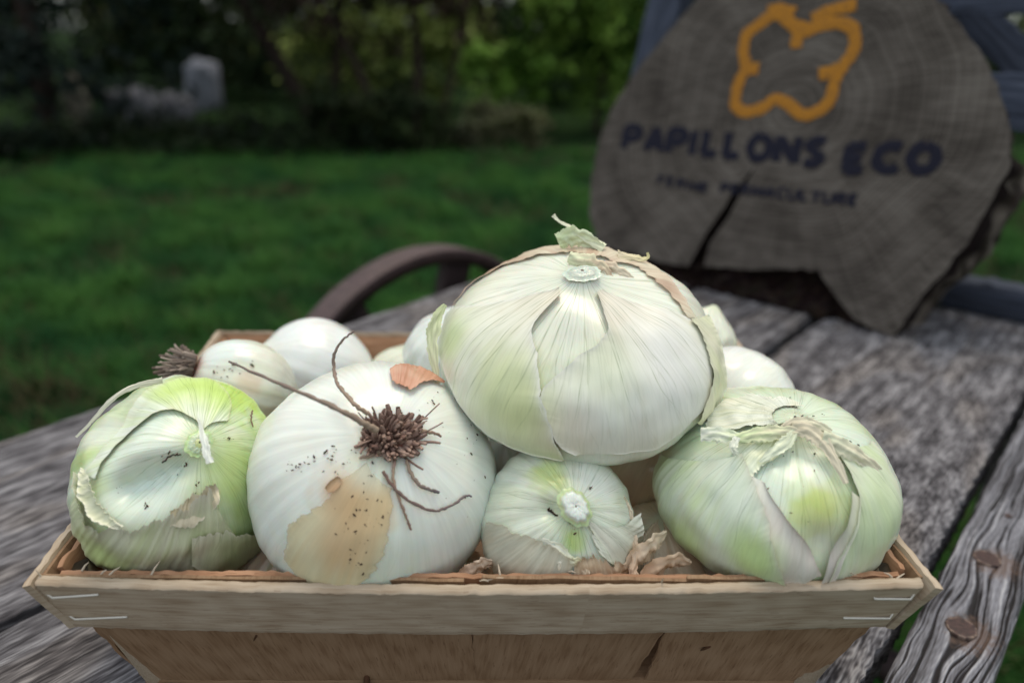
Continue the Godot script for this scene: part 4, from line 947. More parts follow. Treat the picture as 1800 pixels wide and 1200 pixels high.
		put("staple", mb.mesh(), M.steel, t)
	# splinters and frayed fibres along the front laths
	for k in 16:
		var h := [0.012, 0.075, 0.085, 0.13, 0.36, 0.505, 0.51, 0.52, 0.70, 0.83, 0.84, 0.955, 0.96, 0.60, 0.05, 0.91][k] as float
		var p := fl.lerp(fr, h) + Vector3(0, -0.0005 - 0.0026 * sin(PI * h), rng.randf_range(-0.010, -0.001))
		var d := Vector3(rng.randf_range(-1, 1), rng.randf_range(0.1, 0.7), rng.randf_range(-0.5, 0.6)).normalized() * rng.randf_range(0.0025, 0.006)
		var mb := MB.new()
		mb.tube([p - d * 0.3, p + d * 0.3 + Vector3(0, 0.0006, 0), p + d], [0.0006, 0.00045, 0.00015], 5, pale, pale * 1.2)
		put("splinter", mb.mesh(), M.root, t)
	# dark knots and short splits in the front boards
	for k in [[0.335, 0.96, 0.0045, 0.10], [0.21, 0.52, 0.0012, 0.5], [0.80, 0.62, 0.0016, 1.2], [0.13, 0.34, 0.0010, 1.6]]:
		var p := fl.lerp(fr, k[0]).lerp(gl.lerp(gr, k[0]), k[1]) + Vector3(0, 0.0002, -0.0022)
		var mb := MB.new()
		var d := Vector3(sin(k[3]), cos(k[3]), -0.35 * cos(k[3])).normalized()
		mb.tube([p - d * k[2] * 2.0, p - d * k[2], p + d * k[2], p + d * k[2] * 1.6], [k[2] * 0.15, k[2] * 0.4, k[2] * 0.35, k[2] * 0.1], 7, lin(0.05, 0.028, 0.018), lin(0.10, 0.05, 0.03))
		put("knot", mb.mesh(), M.root, t)


func bent_board(mb: MB, p0: Vector3, pm: Vector3, p1: Vector3, q0: Vector3, qm: Vector3, q1: Vector3, th: float, rough: float, col: Color) -> void:
	var nu := 160
	var nv := 10
	var n := (p1 - p0).cross(q0 - p0).normalized()
	if n.z < 0.0:
		n = -n
	var shape := func(u: float, v: float) -> Vector3:
		var k := 4.0 * u * (1.0 - u)
		var p: Vector3 = p0.lerp(p1, u) + (pm - (p0 + p1) * 0.5) * k
		var q: Vector3 = q0.lerp(q1, u) + (qm - (q0 + q1) * 0.5) * k
		return p.lerp(q, v)
	# profile round the lath: front face, lower edge, back, upper edge
	var P := PackedVector3Array()
	var K := PackedColorArray()
	var T := PackedVector2Array()
	var prof := []
	for j in nv:
		prof.append([lerpf(0.03, 0.97, float(j) / (nv - 1)), th * 0.5])
	prof.append([1.0, th * 0.3])
	prof.append([1.0, -th * 0.3])
	prof.append([0.97, -th * 0.5])
	prof.append([0.03, -th * 0.5])
	prof.append([0.0, -th * 0.3])
	prof.append([0.0, th * 0.3])
	prof.append(prof[0])
	var rows := prof.size()
	for j in rows:
		for i in nu:
			var u := float(i) / (nu - 1)
			var p: Vector3 = shape.call(u, prof[j][0]) + n * prof[j][1]
			var r := rough * (nz.get_noise_3d(u * 60.0, prof[j][0] * 5.0, 3.0) + 0.5 * nz.get_noise_3d(u * 190.0, prof[j][0] * 9.0, 7.0))
			p += Vector3(0, r * (1.4 if prof[j][0] < 0.1 or prof[j][0] > 0.9 else 0.3), 0) + n * r * 0.35
			P.append(p)
			K.append(col)
			T.append(Vector2(prof[j][0] * 0.040 + (0.01 if prof[j][1] < 0 else 0.0), u * 0.4))
	mb.grid(P, K, T, nu, rows, (p0 + p1 + q0 + q1) * 0.25)
	for e in 2:      # the sawn ends
		var P2 := PackedVector3Array()
		var K2 := PackedColorArray()
		var T2 := PackedVector2Array()
		for side in 2:
			for j in nv:
				var v := float(j) / (nv - 1)
				P2.append((shape.call(float(e), v) as Vector3) + n * th * (0.5 - side) * 0.96)
				K2.append(col * 0.8)
				T2.append(Vector2(v * 0.027, side * 0.005))
		mb.grid(P2, K2, T2, nv, 2, (p0 + p1) * 0.5)


func at_seat(u: float, w: float, y := 0.0) -> Vector3:     # a point by its place along and across the boards, above their top
	return U * u + W * w + Vector3(0, SEAT + y, 0)


func bench() -> void:
	rng.seed = 4
	var t := thing("cart_bench", "weathered grey plank bench with an iron wheel at its side and a slatted back", "bench", at_seat(0.4, -0.35, -SEAT))
	var o := -t.position
	var grey := Color(1, 1, 1)
	for p in [[-0.695, -0.4545, 1.0], [-0.4475, -0.2875, 0.92], [-0.2790, -0.0545, 1.06]]:
		var a: Vector3 = at_seat(-0.22, p[0], -0.019) + o
		var b: Vector3 = at_seat(1.02, p[0], -0.019) + o
		var c: Vector3 = at_seat(-0.22, p[1], -0.019) + o
		var d: Vector3 = at_seat(1.02, p[1], -0.019) + o
		var mb := MB.new()
		mb.board(a, b, c, d, 0.038, 260, 30, 0.004, nz, 0.0022, Color(1.28, 1.22, 1.15) if p[0] > -0.3 else grey * p[2], Vector2(rng.randf() * 0.2, rng.randf()))
		put("seat_board", mb.mesh(), M.old_blotched if p[0] > -0.3 else M.old, t)
	var narrow := narrow_board(t, o)
	for s in [[[0.5032, -0.0280], 0.0082], [[0.4234, -0.0253], 0.0084], [[0.5663, -0.0269], 0.0022]]:
		nail(narrow, at_seat(s[0][0], s[0][1]) + o, s[1])
	# beams under the boards, and legs
	for u in [0.02, 0.93]:
		hexboard("cross_beam", t, at_seat(u, -0.69, -0.075) + o, at_seat(u, -0.01, -0.075) + o, at_seat(u + 0.07, -0.69, -0.075) + o, at_seat(u + 0.07, -0.01, -0.075) + o, 0.07, Color(0.7, 0.7, 0.7), M.old, 40, 5, 0.002, 0.003)
		for w in [-0.64, -0.05]:
			hexboard("leg", t, at_seat(u, w, -0.11) + o, at_seat(u, w, -SEAT) + o, at_seat(u + 0.065, w, -0.11) + o, at_seat(u + 0.065, w, -SEAT) + o, 0.06, Color(0.7, 0.7, 0.7), M.old, 20, 5, 0.002, 0.003)
	wheel(t, at_seat(0.632, -0.742, 0.290 - SEAT) + o)
	# backrest: two posts, a bottom rail and slats
	for w in [-0.761, 0.05]:
		var lean := U * 0.03 + W * 0.155
		hexboard("back_post", t, at_seat(1.045, w - 0.029, -0.30) + o, at_seat(1.045, w - 0.029, 0.52) + lean + o, at_seat(1.045, w + 0.029, -0.30) + o, at_seat(1.045, w + 0.029, 0.52) + lean + o, 0.045, grey, M.paint, 40, 5, 0.002, 0.004)
	hexboard("bottom_rail", t, at_seat(1.03, -0.66, -0.004) + o, at_seat(1.03, 0.15, -0.004) + o, at_seat(1.032, -0.66, 0.040) + o, at_seat(1.032, 0.15, 0.040) + o, 0.05, grey * 0.6, M.paint, 80, 6, 0.003, 0.006)
	for s in [[0.210, 0.276], [0.335, 0.405], [0.45, 0.52]]:
		var du: float = 1.035 + s[0] * 0.13
		hexboard("back_slat", t, at_seat(du, -0.60, s[0]) + o, at_seat(du, 0.14, s[0]) + o, at_seat(du + 0.008, -0.60, s[1]) + o, at_seat(du + 0.008, 0.14, s[1]) + o, 0.02, grey, M.paint, 60, 6, 0.002, 0.003)
	hexboard("brace", t, at_seat(1.085, -0.29, 0.36) + o, at_seat(1.075, -0.16, 0.25) + o, at_seat(1.085, -0.26, 0.39) + o, at_seat(1.075, -0.13, 0.28) + o, 0.018, grey * 0.6, M.paint, 20, 5, 0.002, 0.003)


func narrow_board(t: Node3D, o: Vector3) -> MeshInstance3D:
	# the outermost board, close to the camera: every groove of its grain is built
	var nails := [[0.5032, -0.0280], [0.4234, -0.0253]]
	var nu := 900
	var nv := 150
	var w0 := -0.0478
	var w1 := -0.0030
	var P := PackedVector3Array()
	var K := PackedColorArray()
	var T := PackedVector2Array()
	for j in nv:
		var v := float(j) / (nv - 1)
		for i in nu:
			var u := -0.15 + 1.17 * pow(float(i) / (nu - 1), 1.0)
			if i < nu * 0.75:
				u = lerpf(0.28, 0.62, i / (nu * 0.75))
			else:
				u = lerpf(0.62, 1.02, (i - nu * 0.75) / (nu * 0.25 - 1.0))
			var w := lerpf(w0, w1, v) + 0.0012 * nz.get_noise_2d(u * 30.0, 5.0) * (1.0 if j == 0 or j == nv - 1 else 0.0)
			# grain: the lines part round a knot, as water round a stone
			var g := w
			for k in [[nails[1][0] + 0.002, nails[1][1] - 0.001, 0.0105], [nails[0][0], nails[0][1] + 0.002, 0.0055]]:
				var dx: float = (u - k[0]) * 0.42
				var dy: float = w - k[1]
				var a2: float = k[2] * k[2]
				g -= dy * a2 / (dx * dx + dy * dy + a2 * 0.5) * 0.75
			g += 0.0035 * nz.get_noise_2d(u * 6.0, 3.0) + 0.0012 * nz.get_noise_2d(u * 24.0, w * 40.0)
			var ring := nz.get_noise_2d(g * 230.0, u * 1.6 + 4.0)
			var fine := nz.get_noise_2d(g * 620.0 + 50.0, u * 7.0)
			var vfine := nz.get_noise_2d(w * 800.0, u * 90.0)
			var groove := 0.0
			for layer in 2:
				var ph: float = g / (0.0031 if layer == 0 else 0.0083) + layer * 3.7 + 0.4 * nz.get_noise_2d(u * 3.0, layer * 9.0)
				var id := floorf(ph)
				var off := absf(ph - id - 0.5) * (0.0031 if layer == 0 else 0.0083)
				var live := smoothstep(0.0, 0.25, nz.get_noise_2d(u * 5.5 + id * 13.7, id * 7.1 + layer * 31.0) + (0.08 if layer == 0 else 0.25))
				var half := (0.00032 if layer == 0 else 0.00060) * (0.7 + 0.6 * nz.get_noise_2d(u * 40.0, id * 3.0) + 0.4 * live)
				groove = maxf(groove, live * smoothstep(half * 1.9, half * 0.7, off))
			var h := 0.0003 * ring + 0.00022 * fine + 0.0001 * vfine - 0.0010 * groove
			var edge := minf(v, 1.0 - v)
			h -= 0.004 * exp(-edge / 0.03)
			P.append(at_seat(u, w, h) + o)
			var tone := 0.55 + 0.26 * ring + 0.30 * fine + 0.20 * vfine + 0.25 * nz.get_noise_2d(u * 11.0, w * 60.0)
			var c := ramp([[0.05, lin(0.045, 0.042, 0.046)], [0.35, lin(0.11, 0.108, 0.120)], [0.7, lin(0.195, 0.196, 0.222)], [1.05, lin(0.36, 0.36, 0.385)]], tone)
			c = c.lerp(lin(0.012, 0.01, 0.01), 0.95 * groove)
			for k in nails:      # rust has bled into the wood round the nails
				var d := Vector2((u - k[0]) * 0.8, w - k[1] - 0.006).length()
				c = c.lerp(lin(0.13, 0.085, 0.065), 0.65 * smoothstep(0.017, 0.006, d + 0.004 * nz.get_noise_2d(u * 200.0, w * 200.0)))
			K.append(c)
			T.append(Vector2.ZERO)
	var mb := MB.new()
	var mid: Vector3 = at_seat(0.5, -0.025, -0.3) + o
	mb.grid(P, K, T, nu, nv, mid)
	for e in [0, nv - 1]:      # its two long sides
		var P2 := PackedVector3Array()
		var K2 := PackedColorArray()
		var T2 := PackedVector2Array()
		for s in 5:
			for i in range(0, nu, 3):
				var p := P[e * nu + i] - Vector3(0, 0.009 * s, 0)
				P2.append(p)
				K2.append(lin(0.16, 0.15, 0.155) * (1.0 + 0.6 * nz.get_noise_2d(i * 0.05, s * 2.0)))
				T2.append(Vector2.ZERO)
		mb.grid(P2, K2, T2, 300, 5, at_seat(0.5, -0.025, -0.02) + o)
	return put("edge_board", mb.mesh(), M.grain, t)


func nail(parent: Node3D, p: Vector3, r: float) -> void:
	var P := PackedVector3Array()
	var K := PackedColorArray()
	var T := PackedVector2Array()
	for j in 12:
		var s := j / 11.0
		for i in 41:
			var a := TAU * i / 40.0
			var rr := r * minf(1.0, s * 1.25) * (1.0 + 0.035 * nz.get_noise_2d(cos(a) * 2.0, sin(a) * 2.0 + p.x * 90.0))
			var h := 0.0008 - 0.0003 * s * s if s < 0.82 else lerpf(0.0006, -0.0020, (s - 0.82) / 0.18)
			var q := Vector3(rr * cos(a), h, rr * sin(a))
			q.y += 0.0001 * nz.get_noise_2d(q.x * 500.0, q.z * 500.0)
			P.append(p + q + Vector3(0, 0.0007, 0))
			var f := nz.get_noise_2d(q.x * 500.0 + p.x * 77.0, q.z * 500.0)
			var c := lin(0.052, 0.035, 0.035).lerp(lin(0.082, 0.048, 0.044), clampf(0.5 + f, 0, 1))
			if s > 0.72:
				c = c.lerp(lin(0.30, 0.24, 0.20), clampf(0.35 + 1.2 * nz.get_noise_2d(a * 2.2, p.z * 50.0), 0.0, 0.8))
			K.append(c)
			T.append(Vector2(q.x, q.z) * 20.0)
	var mb := MB.new()
	mb.grid(P, K, T, 41, 12, p - Vector3(0, r, 0), true)
	put("nail_head", mb.mesh(), M.iron, parent)


func wheel(t: Node3D, c: Vector3) -> void:
	var part := Node3D.new()
	part.name = "wheel"
	part.position = c
	t.add_child(part)
	part.set_meta("label", "rusty iron cart wheel beside the seat boards")
	var R := 0.281
	var r := 0.261
	var hw := 0.021
	var rust := lin(0.095, 0.070, 0.072)
	var prof := [[R - 0.003, -hw], [R, -hw + 0.003], [R, hw - 0.003], [R - 0.003, hw], [r, hw], [r, -hw], [R - 0.003, -hw]]
	var P := PackedVector3Array()
	var K := PackedColorArray()
	var T := PackedVector2Array()
	for j in prof.size():
		for i in 121:
			var a := TAU * i / 120.0
			P.append((U * cos(a) + Vector3.UP * sin(a)) * prof[j][0] + W * prof[j][1])
			K.append(rust * (1.0 + 0.25 * nz.get_noise_2d(a * 9.0, j * 0.7)))
			T.append(Vector2(a * 3.0, j * 0.2))
	var mb := MB.new()
	mb.grid(P, K, T, 121, prof.size(), Vector3.ZERO, true)
	# its faces point outward from the ring's own middle line, not from the hub
	put("rim", mb.mesh(), M.iron, part)
	for k in 8:
		var a := TAU * (k + 0.62) / 8.0
		var d := U * cos(a) + Vector3.UP * sin(a)
		var e := U * -sin(a) + Vector3.UP * cos(a)
		hexboard("spoke", part, d * 0.03 - e * 0.018, d * (r + 0.004) - e * 0.026, d * 0.03 + e * 0.018, d * (r + 0.004) + e * 0.026, 0.02, rust * 0.55, M.iron, 20, 6, 0.001, 0.002)
	var mh := MB.new()
	mh.tube([W * -0.05, W * -0.03, W * 0.03, W * 0.05], [0.03, 0.045, 0.045, 0.03], 20, rust * 0.8, rust * 0.8)
	put("hub", mh.mesh(), M.iron, part)
	var ma := MB.new()
	ma.tube([W * 0.04, W * 0.70], [0.016], 12, rust * 0.6, rust * 0.6)
	put("axle", ma.mesh(), M.iron, part)


func log_sign() -> void:
	var c0 := Vector3(0.43126, SEAT + 0.001, -0.77110)
	var n := Vector3(-0.652016, 0.207912, 0.729142)
	var a := Vector3(0.745431, 0, 0.666583)
	var b := Vector3(0.138590, 0.978148, -0.154984)
	var t := thing("log_slice_sign", "thick slice of log painted with an orange butterfly outline and dark lettering", "sign", c0)
	t.basis = Basis(a, b, n)
	var F := func(x: float, y: float, z := 0.0) -> Vector3: return Vector3(x, y, z)
	var line := [[0.0, 0.0], [0.0175, 0.0529], [0.0455, 0.1135], [0.0564, 0.1629], [0.0636, 0.1994], [0.0521, 0.2377], [0.0324, 0.2753], [0.007, 0.3087], [-0.0224, 0.3378], [-0.0502, 0.3622], [-0.1055, 0.4021], [-0.1791, 0.4268], [-0.2589, 0.4164], [-0.3111, 0.3796], [-0.3505, 0.3358], [-0.3922, 0.2849], [-0.4236, 0.2345], [-0.4423, 0.1822], [-0.4458, 0.1253], [-0.4401, 0.0765], [-0.4191, 0.0339], [-0.38, 0.026], [-0.3471, 0.0283], [-0.305, 0.0253], [-0.2660, 0.0273]]
	var notch := [[-0.2500, 0.075], [-0.2330, 0.110], [-0.2250, 0.132], [-0.2010, 0.1690], [-0.2160, 0.1270], [-0.2245, 0.1000], [-0.2420, 0.0640], [-0.2440, 0.0311]]
	var rest := [[-0.2298, 0.0343], [-0.1948, 0.0384], [-0.1376, 0.0502], [-0.0986, 0.0568], [-0.0879, 0.046], [-0.0666, 0.0267], [-0.0465, 0.0109], [-0.0224, 0.0035]]
	var poly := PackedVector2Array()
	for list in [line, notch, rest]:
		for i in list.size():
			var p := Vector2(list[i][0], list[i][1])
			poly.append(p)
			var nx: Array = list[i + 1] if i + 1 < list.size() else []
			if nx and list != notch:
				for k in range(1, 4):
					var q := p.lerp(Vector2(nx[0], nx[1]), k / 4.0)
					poly.append(q + (q - Vector2(-0.19, 0.2)).normalized() * 0.0022 * nz.get_noise_2d(q.x * 90.0, q.y * 90.0))
	# the sawn face: rings, radial checks and saw marks
	var heart := Vector2(-0.17, 0.24)
	var tex := image_of(768, 768, func(x: int, y: int) -> Color:
		var p := Vector2(-0.47 + 0.56 * x / 768.0, 0.46 - 0.5 * y / 768.0)
		var d := p - heart
		var ang := d.angle()
		var r := d.length() * (1.0 + 0.05 * nz.get_noise_2d(cos(ang) * 1.5, sin(ang) * 1.5))
		var ring := nz.get_noise_1d(r * 300.0)
		var ray := nz.get_noise_2d(ang * 38.0, r * 6.0)
		var ray2 := nz.get_noise_2d(ang * 110.0, r * 14.0)
		var saw := nz.get_noise_2d(p.x * 18.0 + p.y * 30.0, (p.y - 0.12 * p.x) * 420.0)
		var blot := fb.get_noise_2d(p.x * 9.0, p.y * 9.0)
		var v := 0.5 + 0.24 * ring + 0.09 * ray + 0.10 * ray2 + 0.20 * saw + 0.32 * blot
		var c := ramp([[0.15, Color(0.042, 0.035, 0.030)], [0.5, Color(0.095, 0.081, 0.070)], [0.85, Color(0.160, 0.141, 0.124)]], v)
		if absf(nz.get_noise_2d(ang * 9.0, r * 2.0)) < 0.03 and r > 0.06:
			c = c * 0.72
		return c)
	var fm := std(tex, 0.9, 0.2)
	fm.heightmap_enabled = true
	fm.heightmap_texture = tex
	fm.heightmap_scale = 0.15
	var mb := MB.new()
	var thick := 0.125
	for p in poly:
		mb.V.append(Vector3(p.x, p.y, 0))
		mb.N.append(Vector3(0, 0, 1))
		mb.C.append(Color(1, 1, 1))
		mb.T.append(Vector2((p.x + 0.47) / 0.56, (0.46 - p.y) / 0.5))
	var tri := Geometry2D.triangulate_polygon(poly)
	for k in range(0, tri.size(), 3):
		var p := poly[tri[k]]
		var q := poly[tri[k + 1]]
		var s := poly[tri[k + 2]]
		if (q - p).cross(s - p) > 0.0:
			mb.I.append_array(PackedInt32Array([tri[k], tri[k + 2], tri[k + 1]]))
		else:
			mb.I.append_array(PackedInt32Array([tri[k], tri[k + 1], tri[k + 2]]))
	var back := mb.V.size()
	for p in poly:
		var inw := (p - Vector2(-0.19, 0.2)).normalized() * 0.075 * smoothstep(0.17, 0.26, p.y)
		mb.V.append(Vector3(p.x - inw.x, p.y - inw.y, -thick))
		mb.N.append(Vector3(0, 0, -1))
		mb.C.append(Color(0.8, 0.8, 0.8))
		mb.T.append(Vector2((p.x + 0.47) / 0.56, (0.46 - p.y) / 0.5))
	var front := mb.I.size()
	for k in range(0, front, 3):
		mb.I.append_array(PackedInt32Array([back + mb.I[k], back + mb.I[k + 2], back + mb.I[k + 1]]))
	put("sawn_face", mb.mesh(), fm, t)
	# bark and the rough rim between the faces
	var P := PackedVector3Array()
	var K := PackedColorArray()
	var T := PackedVector2Array()
	var m := poly.size()
	var first := line.size() * 4 - 3
	for j in 15:
		var s := j / 14.0
		for i in m + 1:
			var p := poly[i % m]
			var in_notch := i >= first and i < first + notch.size()
			var d := (p - Vector2(-0.19, 0.2)).normalized()
			var q := Vector3(p.x, p.y, -thick * s)
			var low := p.y < 0.07
			var bulge := sin(PI * s) * (0.0 if in_notch else (0.004 if low else 0.013)) + (0.0 if in_notch or j == 0 or j == 14 else 0.007 * nz.get_noise_3d(p.x * 55.0, p.y * 55.0, s * 3.0) + 0.004 * nz.get_noise_3d(p.x * 160.0, p.y * 160.0, s * 7.0))
			q += Vector3(d.x, d.y, 0) * (bulge - s * 0.075 * smoothstep(0.17, 0.26, p.y))
			q.y = maxf(q.y, -0.21 * q.z * 0.0 - 0.002)
			P.append(q)
			var f := nz.get_noise_3d(p.x * 60.0, p.y * 60.0, s * 4.0)
			var c := lin(0.022, 0.016, 0.013).lerp(lin(0.17, 0.145, 0.125), smoothstep(-0.1, 0.55, f + 0.35 * (s - 0.4)))
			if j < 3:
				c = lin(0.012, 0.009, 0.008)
			K.append(c if not in_notch else lin(0.02, 0.015, 0.012))
			T.append(Vector2.ZERO)
	mb = MB.new()
	mb.grid(P, K, T, m + 1, 15, Vector3(-0.19, 0.2, -thick * 0.5), true)
	put("bark", mb.mesh(), M.root, t)
	# broken, rotten foot under the face, the hollow's shade painted into its colour
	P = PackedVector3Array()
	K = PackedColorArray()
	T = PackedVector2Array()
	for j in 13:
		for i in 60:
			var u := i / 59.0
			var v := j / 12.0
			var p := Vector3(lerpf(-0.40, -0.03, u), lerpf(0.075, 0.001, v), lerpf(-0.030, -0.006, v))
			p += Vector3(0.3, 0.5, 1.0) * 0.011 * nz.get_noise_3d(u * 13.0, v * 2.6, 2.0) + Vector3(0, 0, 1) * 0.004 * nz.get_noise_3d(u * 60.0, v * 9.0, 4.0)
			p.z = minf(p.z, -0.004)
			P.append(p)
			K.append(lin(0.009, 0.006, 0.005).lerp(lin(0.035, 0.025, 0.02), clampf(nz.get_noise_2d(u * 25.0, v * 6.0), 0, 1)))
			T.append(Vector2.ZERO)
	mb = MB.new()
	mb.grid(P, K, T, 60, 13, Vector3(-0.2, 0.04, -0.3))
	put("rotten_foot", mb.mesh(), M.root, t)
	# the painted butterfly: one closed stroke with two feelers and inner points
	var orange := lin(0.46, 0.195, 0.022)
	mb = MB.new()
	var loop := [[-0.1779, 0.3230], [-0.1987, 0.3347], [-0.217, 0.3439], [-0.2375, 0.3316], [-0.2491, 0.3202], [-0.2493, 0.3024], [-0.2421, 0.2833], [-0.2466, 0.265], [-0.2477, 0.2505], [-0.2444, 0.2362], [-0.2284, 0.23], [-0.2086, 0.2366], [-0.1957, 0.247], [-0.1801, 0.2442], [-0.1644, 0.2339], [-0.1509, 0.2323], [-0.1384, 0.2394], [-0.1302, 0.2521], [-0.1295, 0.2703], [-0.1269, 0.2847], [-0.1185, 0.3003], [-0.1177, 0.3166], [-0.1256, 0.3293], [-0.1438, 0.3346], [-0.1651, 0.3298], [-0.1779, 0.3230]]
	stroke(mb, loop, 0.0138, orange)
	for s in [[[-0.1950, 0.3440], [-0.213, 0.3490], [-0.2290, 0.3480]], [[-0.1721, 0.3376], [-0.1529, 0.3469], [-0.1262, 0.3541]], [[-0.1821, 0.3364], [-0.1849, 0.3207], [-0.1841, 0.3061]], [[-0.2415, 0.2807], [-0.2245, 0.2813]], [[-0.1269, 0.2847], [-0.1395, 0.2807], [-0.1500, 0.2778]]]:
		stroke(mb, s, 0.0140, orange)
	put("butterfly_mark", mb.mesh(), M.plain, t)
	# lettering
	letters(t, "PAPILLONS", Vector2(-0.4010, 0.1690), Vector2(-0.1154, 0.1765), 0.0305, M.plain, 0.37)
	letters(t, "ECO", Vector2(-0.0960, 0.1725), Vector2(0.0045, 0.1835), 0.0305, M.plain, 0.38)
	letters(t, "FERME", Vector2(-0.3360, 0.1280), Vector2(-0.2560, 0.1260), 0.0112, M.plain, 0.34)
	letters(t, "PERMACULTURE", Vector2(-0.2420, 0.1290), Vector2(-0.0700, 0.1370), 0.0122, M.plain, 0.34)


func stroke(mb: MB, pts: Array, wide: float, col: Color, worn := Color(0.20, 0.10, 0.035), lift := 0.0) -> void:
	var cv := Curve2D.new()
	var n := pts.size()
	for k in n:
		var p := Vector2(pts[k][0], pts[k][1])
		var q: Array = pts[mini(k + 1, n - 1)]
		var r: Array = pts[maxi(k - 1, 0)]
		var h := (Vector2(q[0], q[1]) - Vector2(r[0], r[1])) / 6.0
		cv.add_point(p, -h, h)
	var l := cv.get_baked_length()
	var m := maxi(8, int(l / 0.0020))
	var P := PackedVector3Array()
	var K := PackedColorArray()
	var T := PackedVector2Array()
	for j in 7:
		var s := j / 6.0 - 0.5
		for i in m:
			var d := l * i / (m - 1)
			var p := cv.sample_baked(d, true)
			var e := (cv.sample_baked(minf(d + 0.002, l), true) - cv.sample_baked(maxf(d - 0.002, 0), true)).normalized()
			var w := wide * (1.0 + 0.16 * nz.get_noise_2d(d * 90.0, 3.0 if s < 0 else 8.0) + 0.1 * nz.get_noise_2d(d * 500.0, s))
			p += Vector2(-e.y, e.x) * s * w
			P.append(Vector3(p.x, p.y, 0.0009 + 0.0004 * (1.0 - absf(s) * 2.0) + 0.0002 * pts.size() / 26.0 + lift))
			var f := nz.get_noise_2d(p.x * 700.0, p.y * 90.0) * 0.5 + nz.get_noise_2d(p.x * 200.0, p.y * 260.0)
			K.append(col.lerp(worn, clampf(0.25 + f * 0.6, 0, 0.8)))
			T.append(Vector2.ZERO)
	mb.grid(P, K, T, m, 7, Vector3(-0.18, 0.29, -5))


func letters(t: Node3D, text: String, p: Vector2, q: Vector2, h: float, mat: Material, fat: float) -> void:
	# hand painted capitals: strokes of a broad brush in a unit box
	var glyphs := {
		"P": [[[0, 0], [0, 1]], [[0, 0.93], [0.55, 0.93], [0.85, 0.72], [0.55, 0.48], [0, 0.48]]], "A": [[[0, 0], [0.45, 1]], [[0.45, 1], [0.9, 0]], [[0.2, 0.3], [0.7, 0.3]]], "I": [[[0.1, 0], [0.1, 1]]],
		"L": [[[0, 1], [0, 0]], [[0, 0.07], [0.75, 0.07]]], "O": [[[0.45, 0.95], [0.12, 0.8], [0.0, 0.5], [0.12, 0.2], [0.45, 0.05], [0.78, 0.2], [0.9, 0.5], [0.78, 0.8], [0.45, 0.95]]],
		"N": [[[0, 0], [0, 1]], [[0, 0.95], [0.85, 0.05]], [[0.85, 0], [0.85, 1]]], "S": [[[0.8, 0.85], [0.45, 0.95], [0.08, 0.76], [0.4, 0.52], [0.78, 0.28], [0.45, 0.05], [0.02, 0.14]]],
		"E": [[[0, 0], [0, 1]], [[0, 0.93], [0.75, 0.93]], [[0, 0.5], [0.62, 0.5]], [[0, 0.07], [0.75, 0.07]]], "C": [[[0.85, 0.84], [0.5, 0.95], [0.13, 0.8], [0.0, 0.5], [0.13, 0.2], [0.5, 0.05], [0.85, 0.16]]],
		"F": [[[0, 0], [0, 1]], [[0, 0.93], [0.75, 0.93]], [[0, 0.5], [0.6, 0.5]]], "R": [[[0, 0], [0, 1]], [[0, 0.93], [0.55, 0.93], [0.82, 0.72], [0.55, 0.48], [0, 0.48]], [[0.4, 0.48], [0.85, 0]]],
		"M": [[[0, 0], [0.05, 1]], [[0.05, 1], [0.5, 0.2]], [[0.5, 0.2], [0.95, 1]], [[0.95, 1], [1, 0]]], "U": [[[0, 1], [0, 0.3], [0.25, 0.05], [0.6, 0.05], [0.85, 0.3], [0.85, 1]]], "T": [[[0, 0.93], [0.9, 0.93]], [[0.45, 0], [0.45, 0.93]]],
	}
	var widths := []
	var total := 0.0
	for ch in text:
		var w := 0.5 if ch == "I" else (1.15 if ch == "M" else (0.88 if ch in "LEFS" else 1.0))
		widths.append(w)
		total += w
	var at := 0.0
	var d := (q - p).normalized()
	var up := Vector2(-d.y + 0.03, d.x)
	var ink := Color(0.0135, 0.0135, 0.024)
	for k in text.length():
		var slot: float = (q - p).length() * widths[k] / total
		var o := p + d * at + up * 0.0010 * nz.get_noise_1d(k * 3.7)
		var mb := MB.new()
		var n := 0
		for line in glyphs[text[k]]:
			var pts := []
			for e in line:
				var v: Vector2 = o + d * (float(e[0]) * slot * 0.78 + slot * 0.06) + up * (float(e[1]) * h)
				pts.append([v.x, v.y])
			if pts.size() == 2:
				pts.insert(1, [(pts[0][0] + pts[1][0]) * 0.5, (pts[0][1] + pts[1][1]) * 0.5])
			stroke(mb, pts, h * fat, ink, ink * 1.5, 0.00015 * n)
			n += 1
		put("letter", mb.mesh(), mat, t)
		at += slot


# ---------------------------------------------------------------- lawn and shrubs

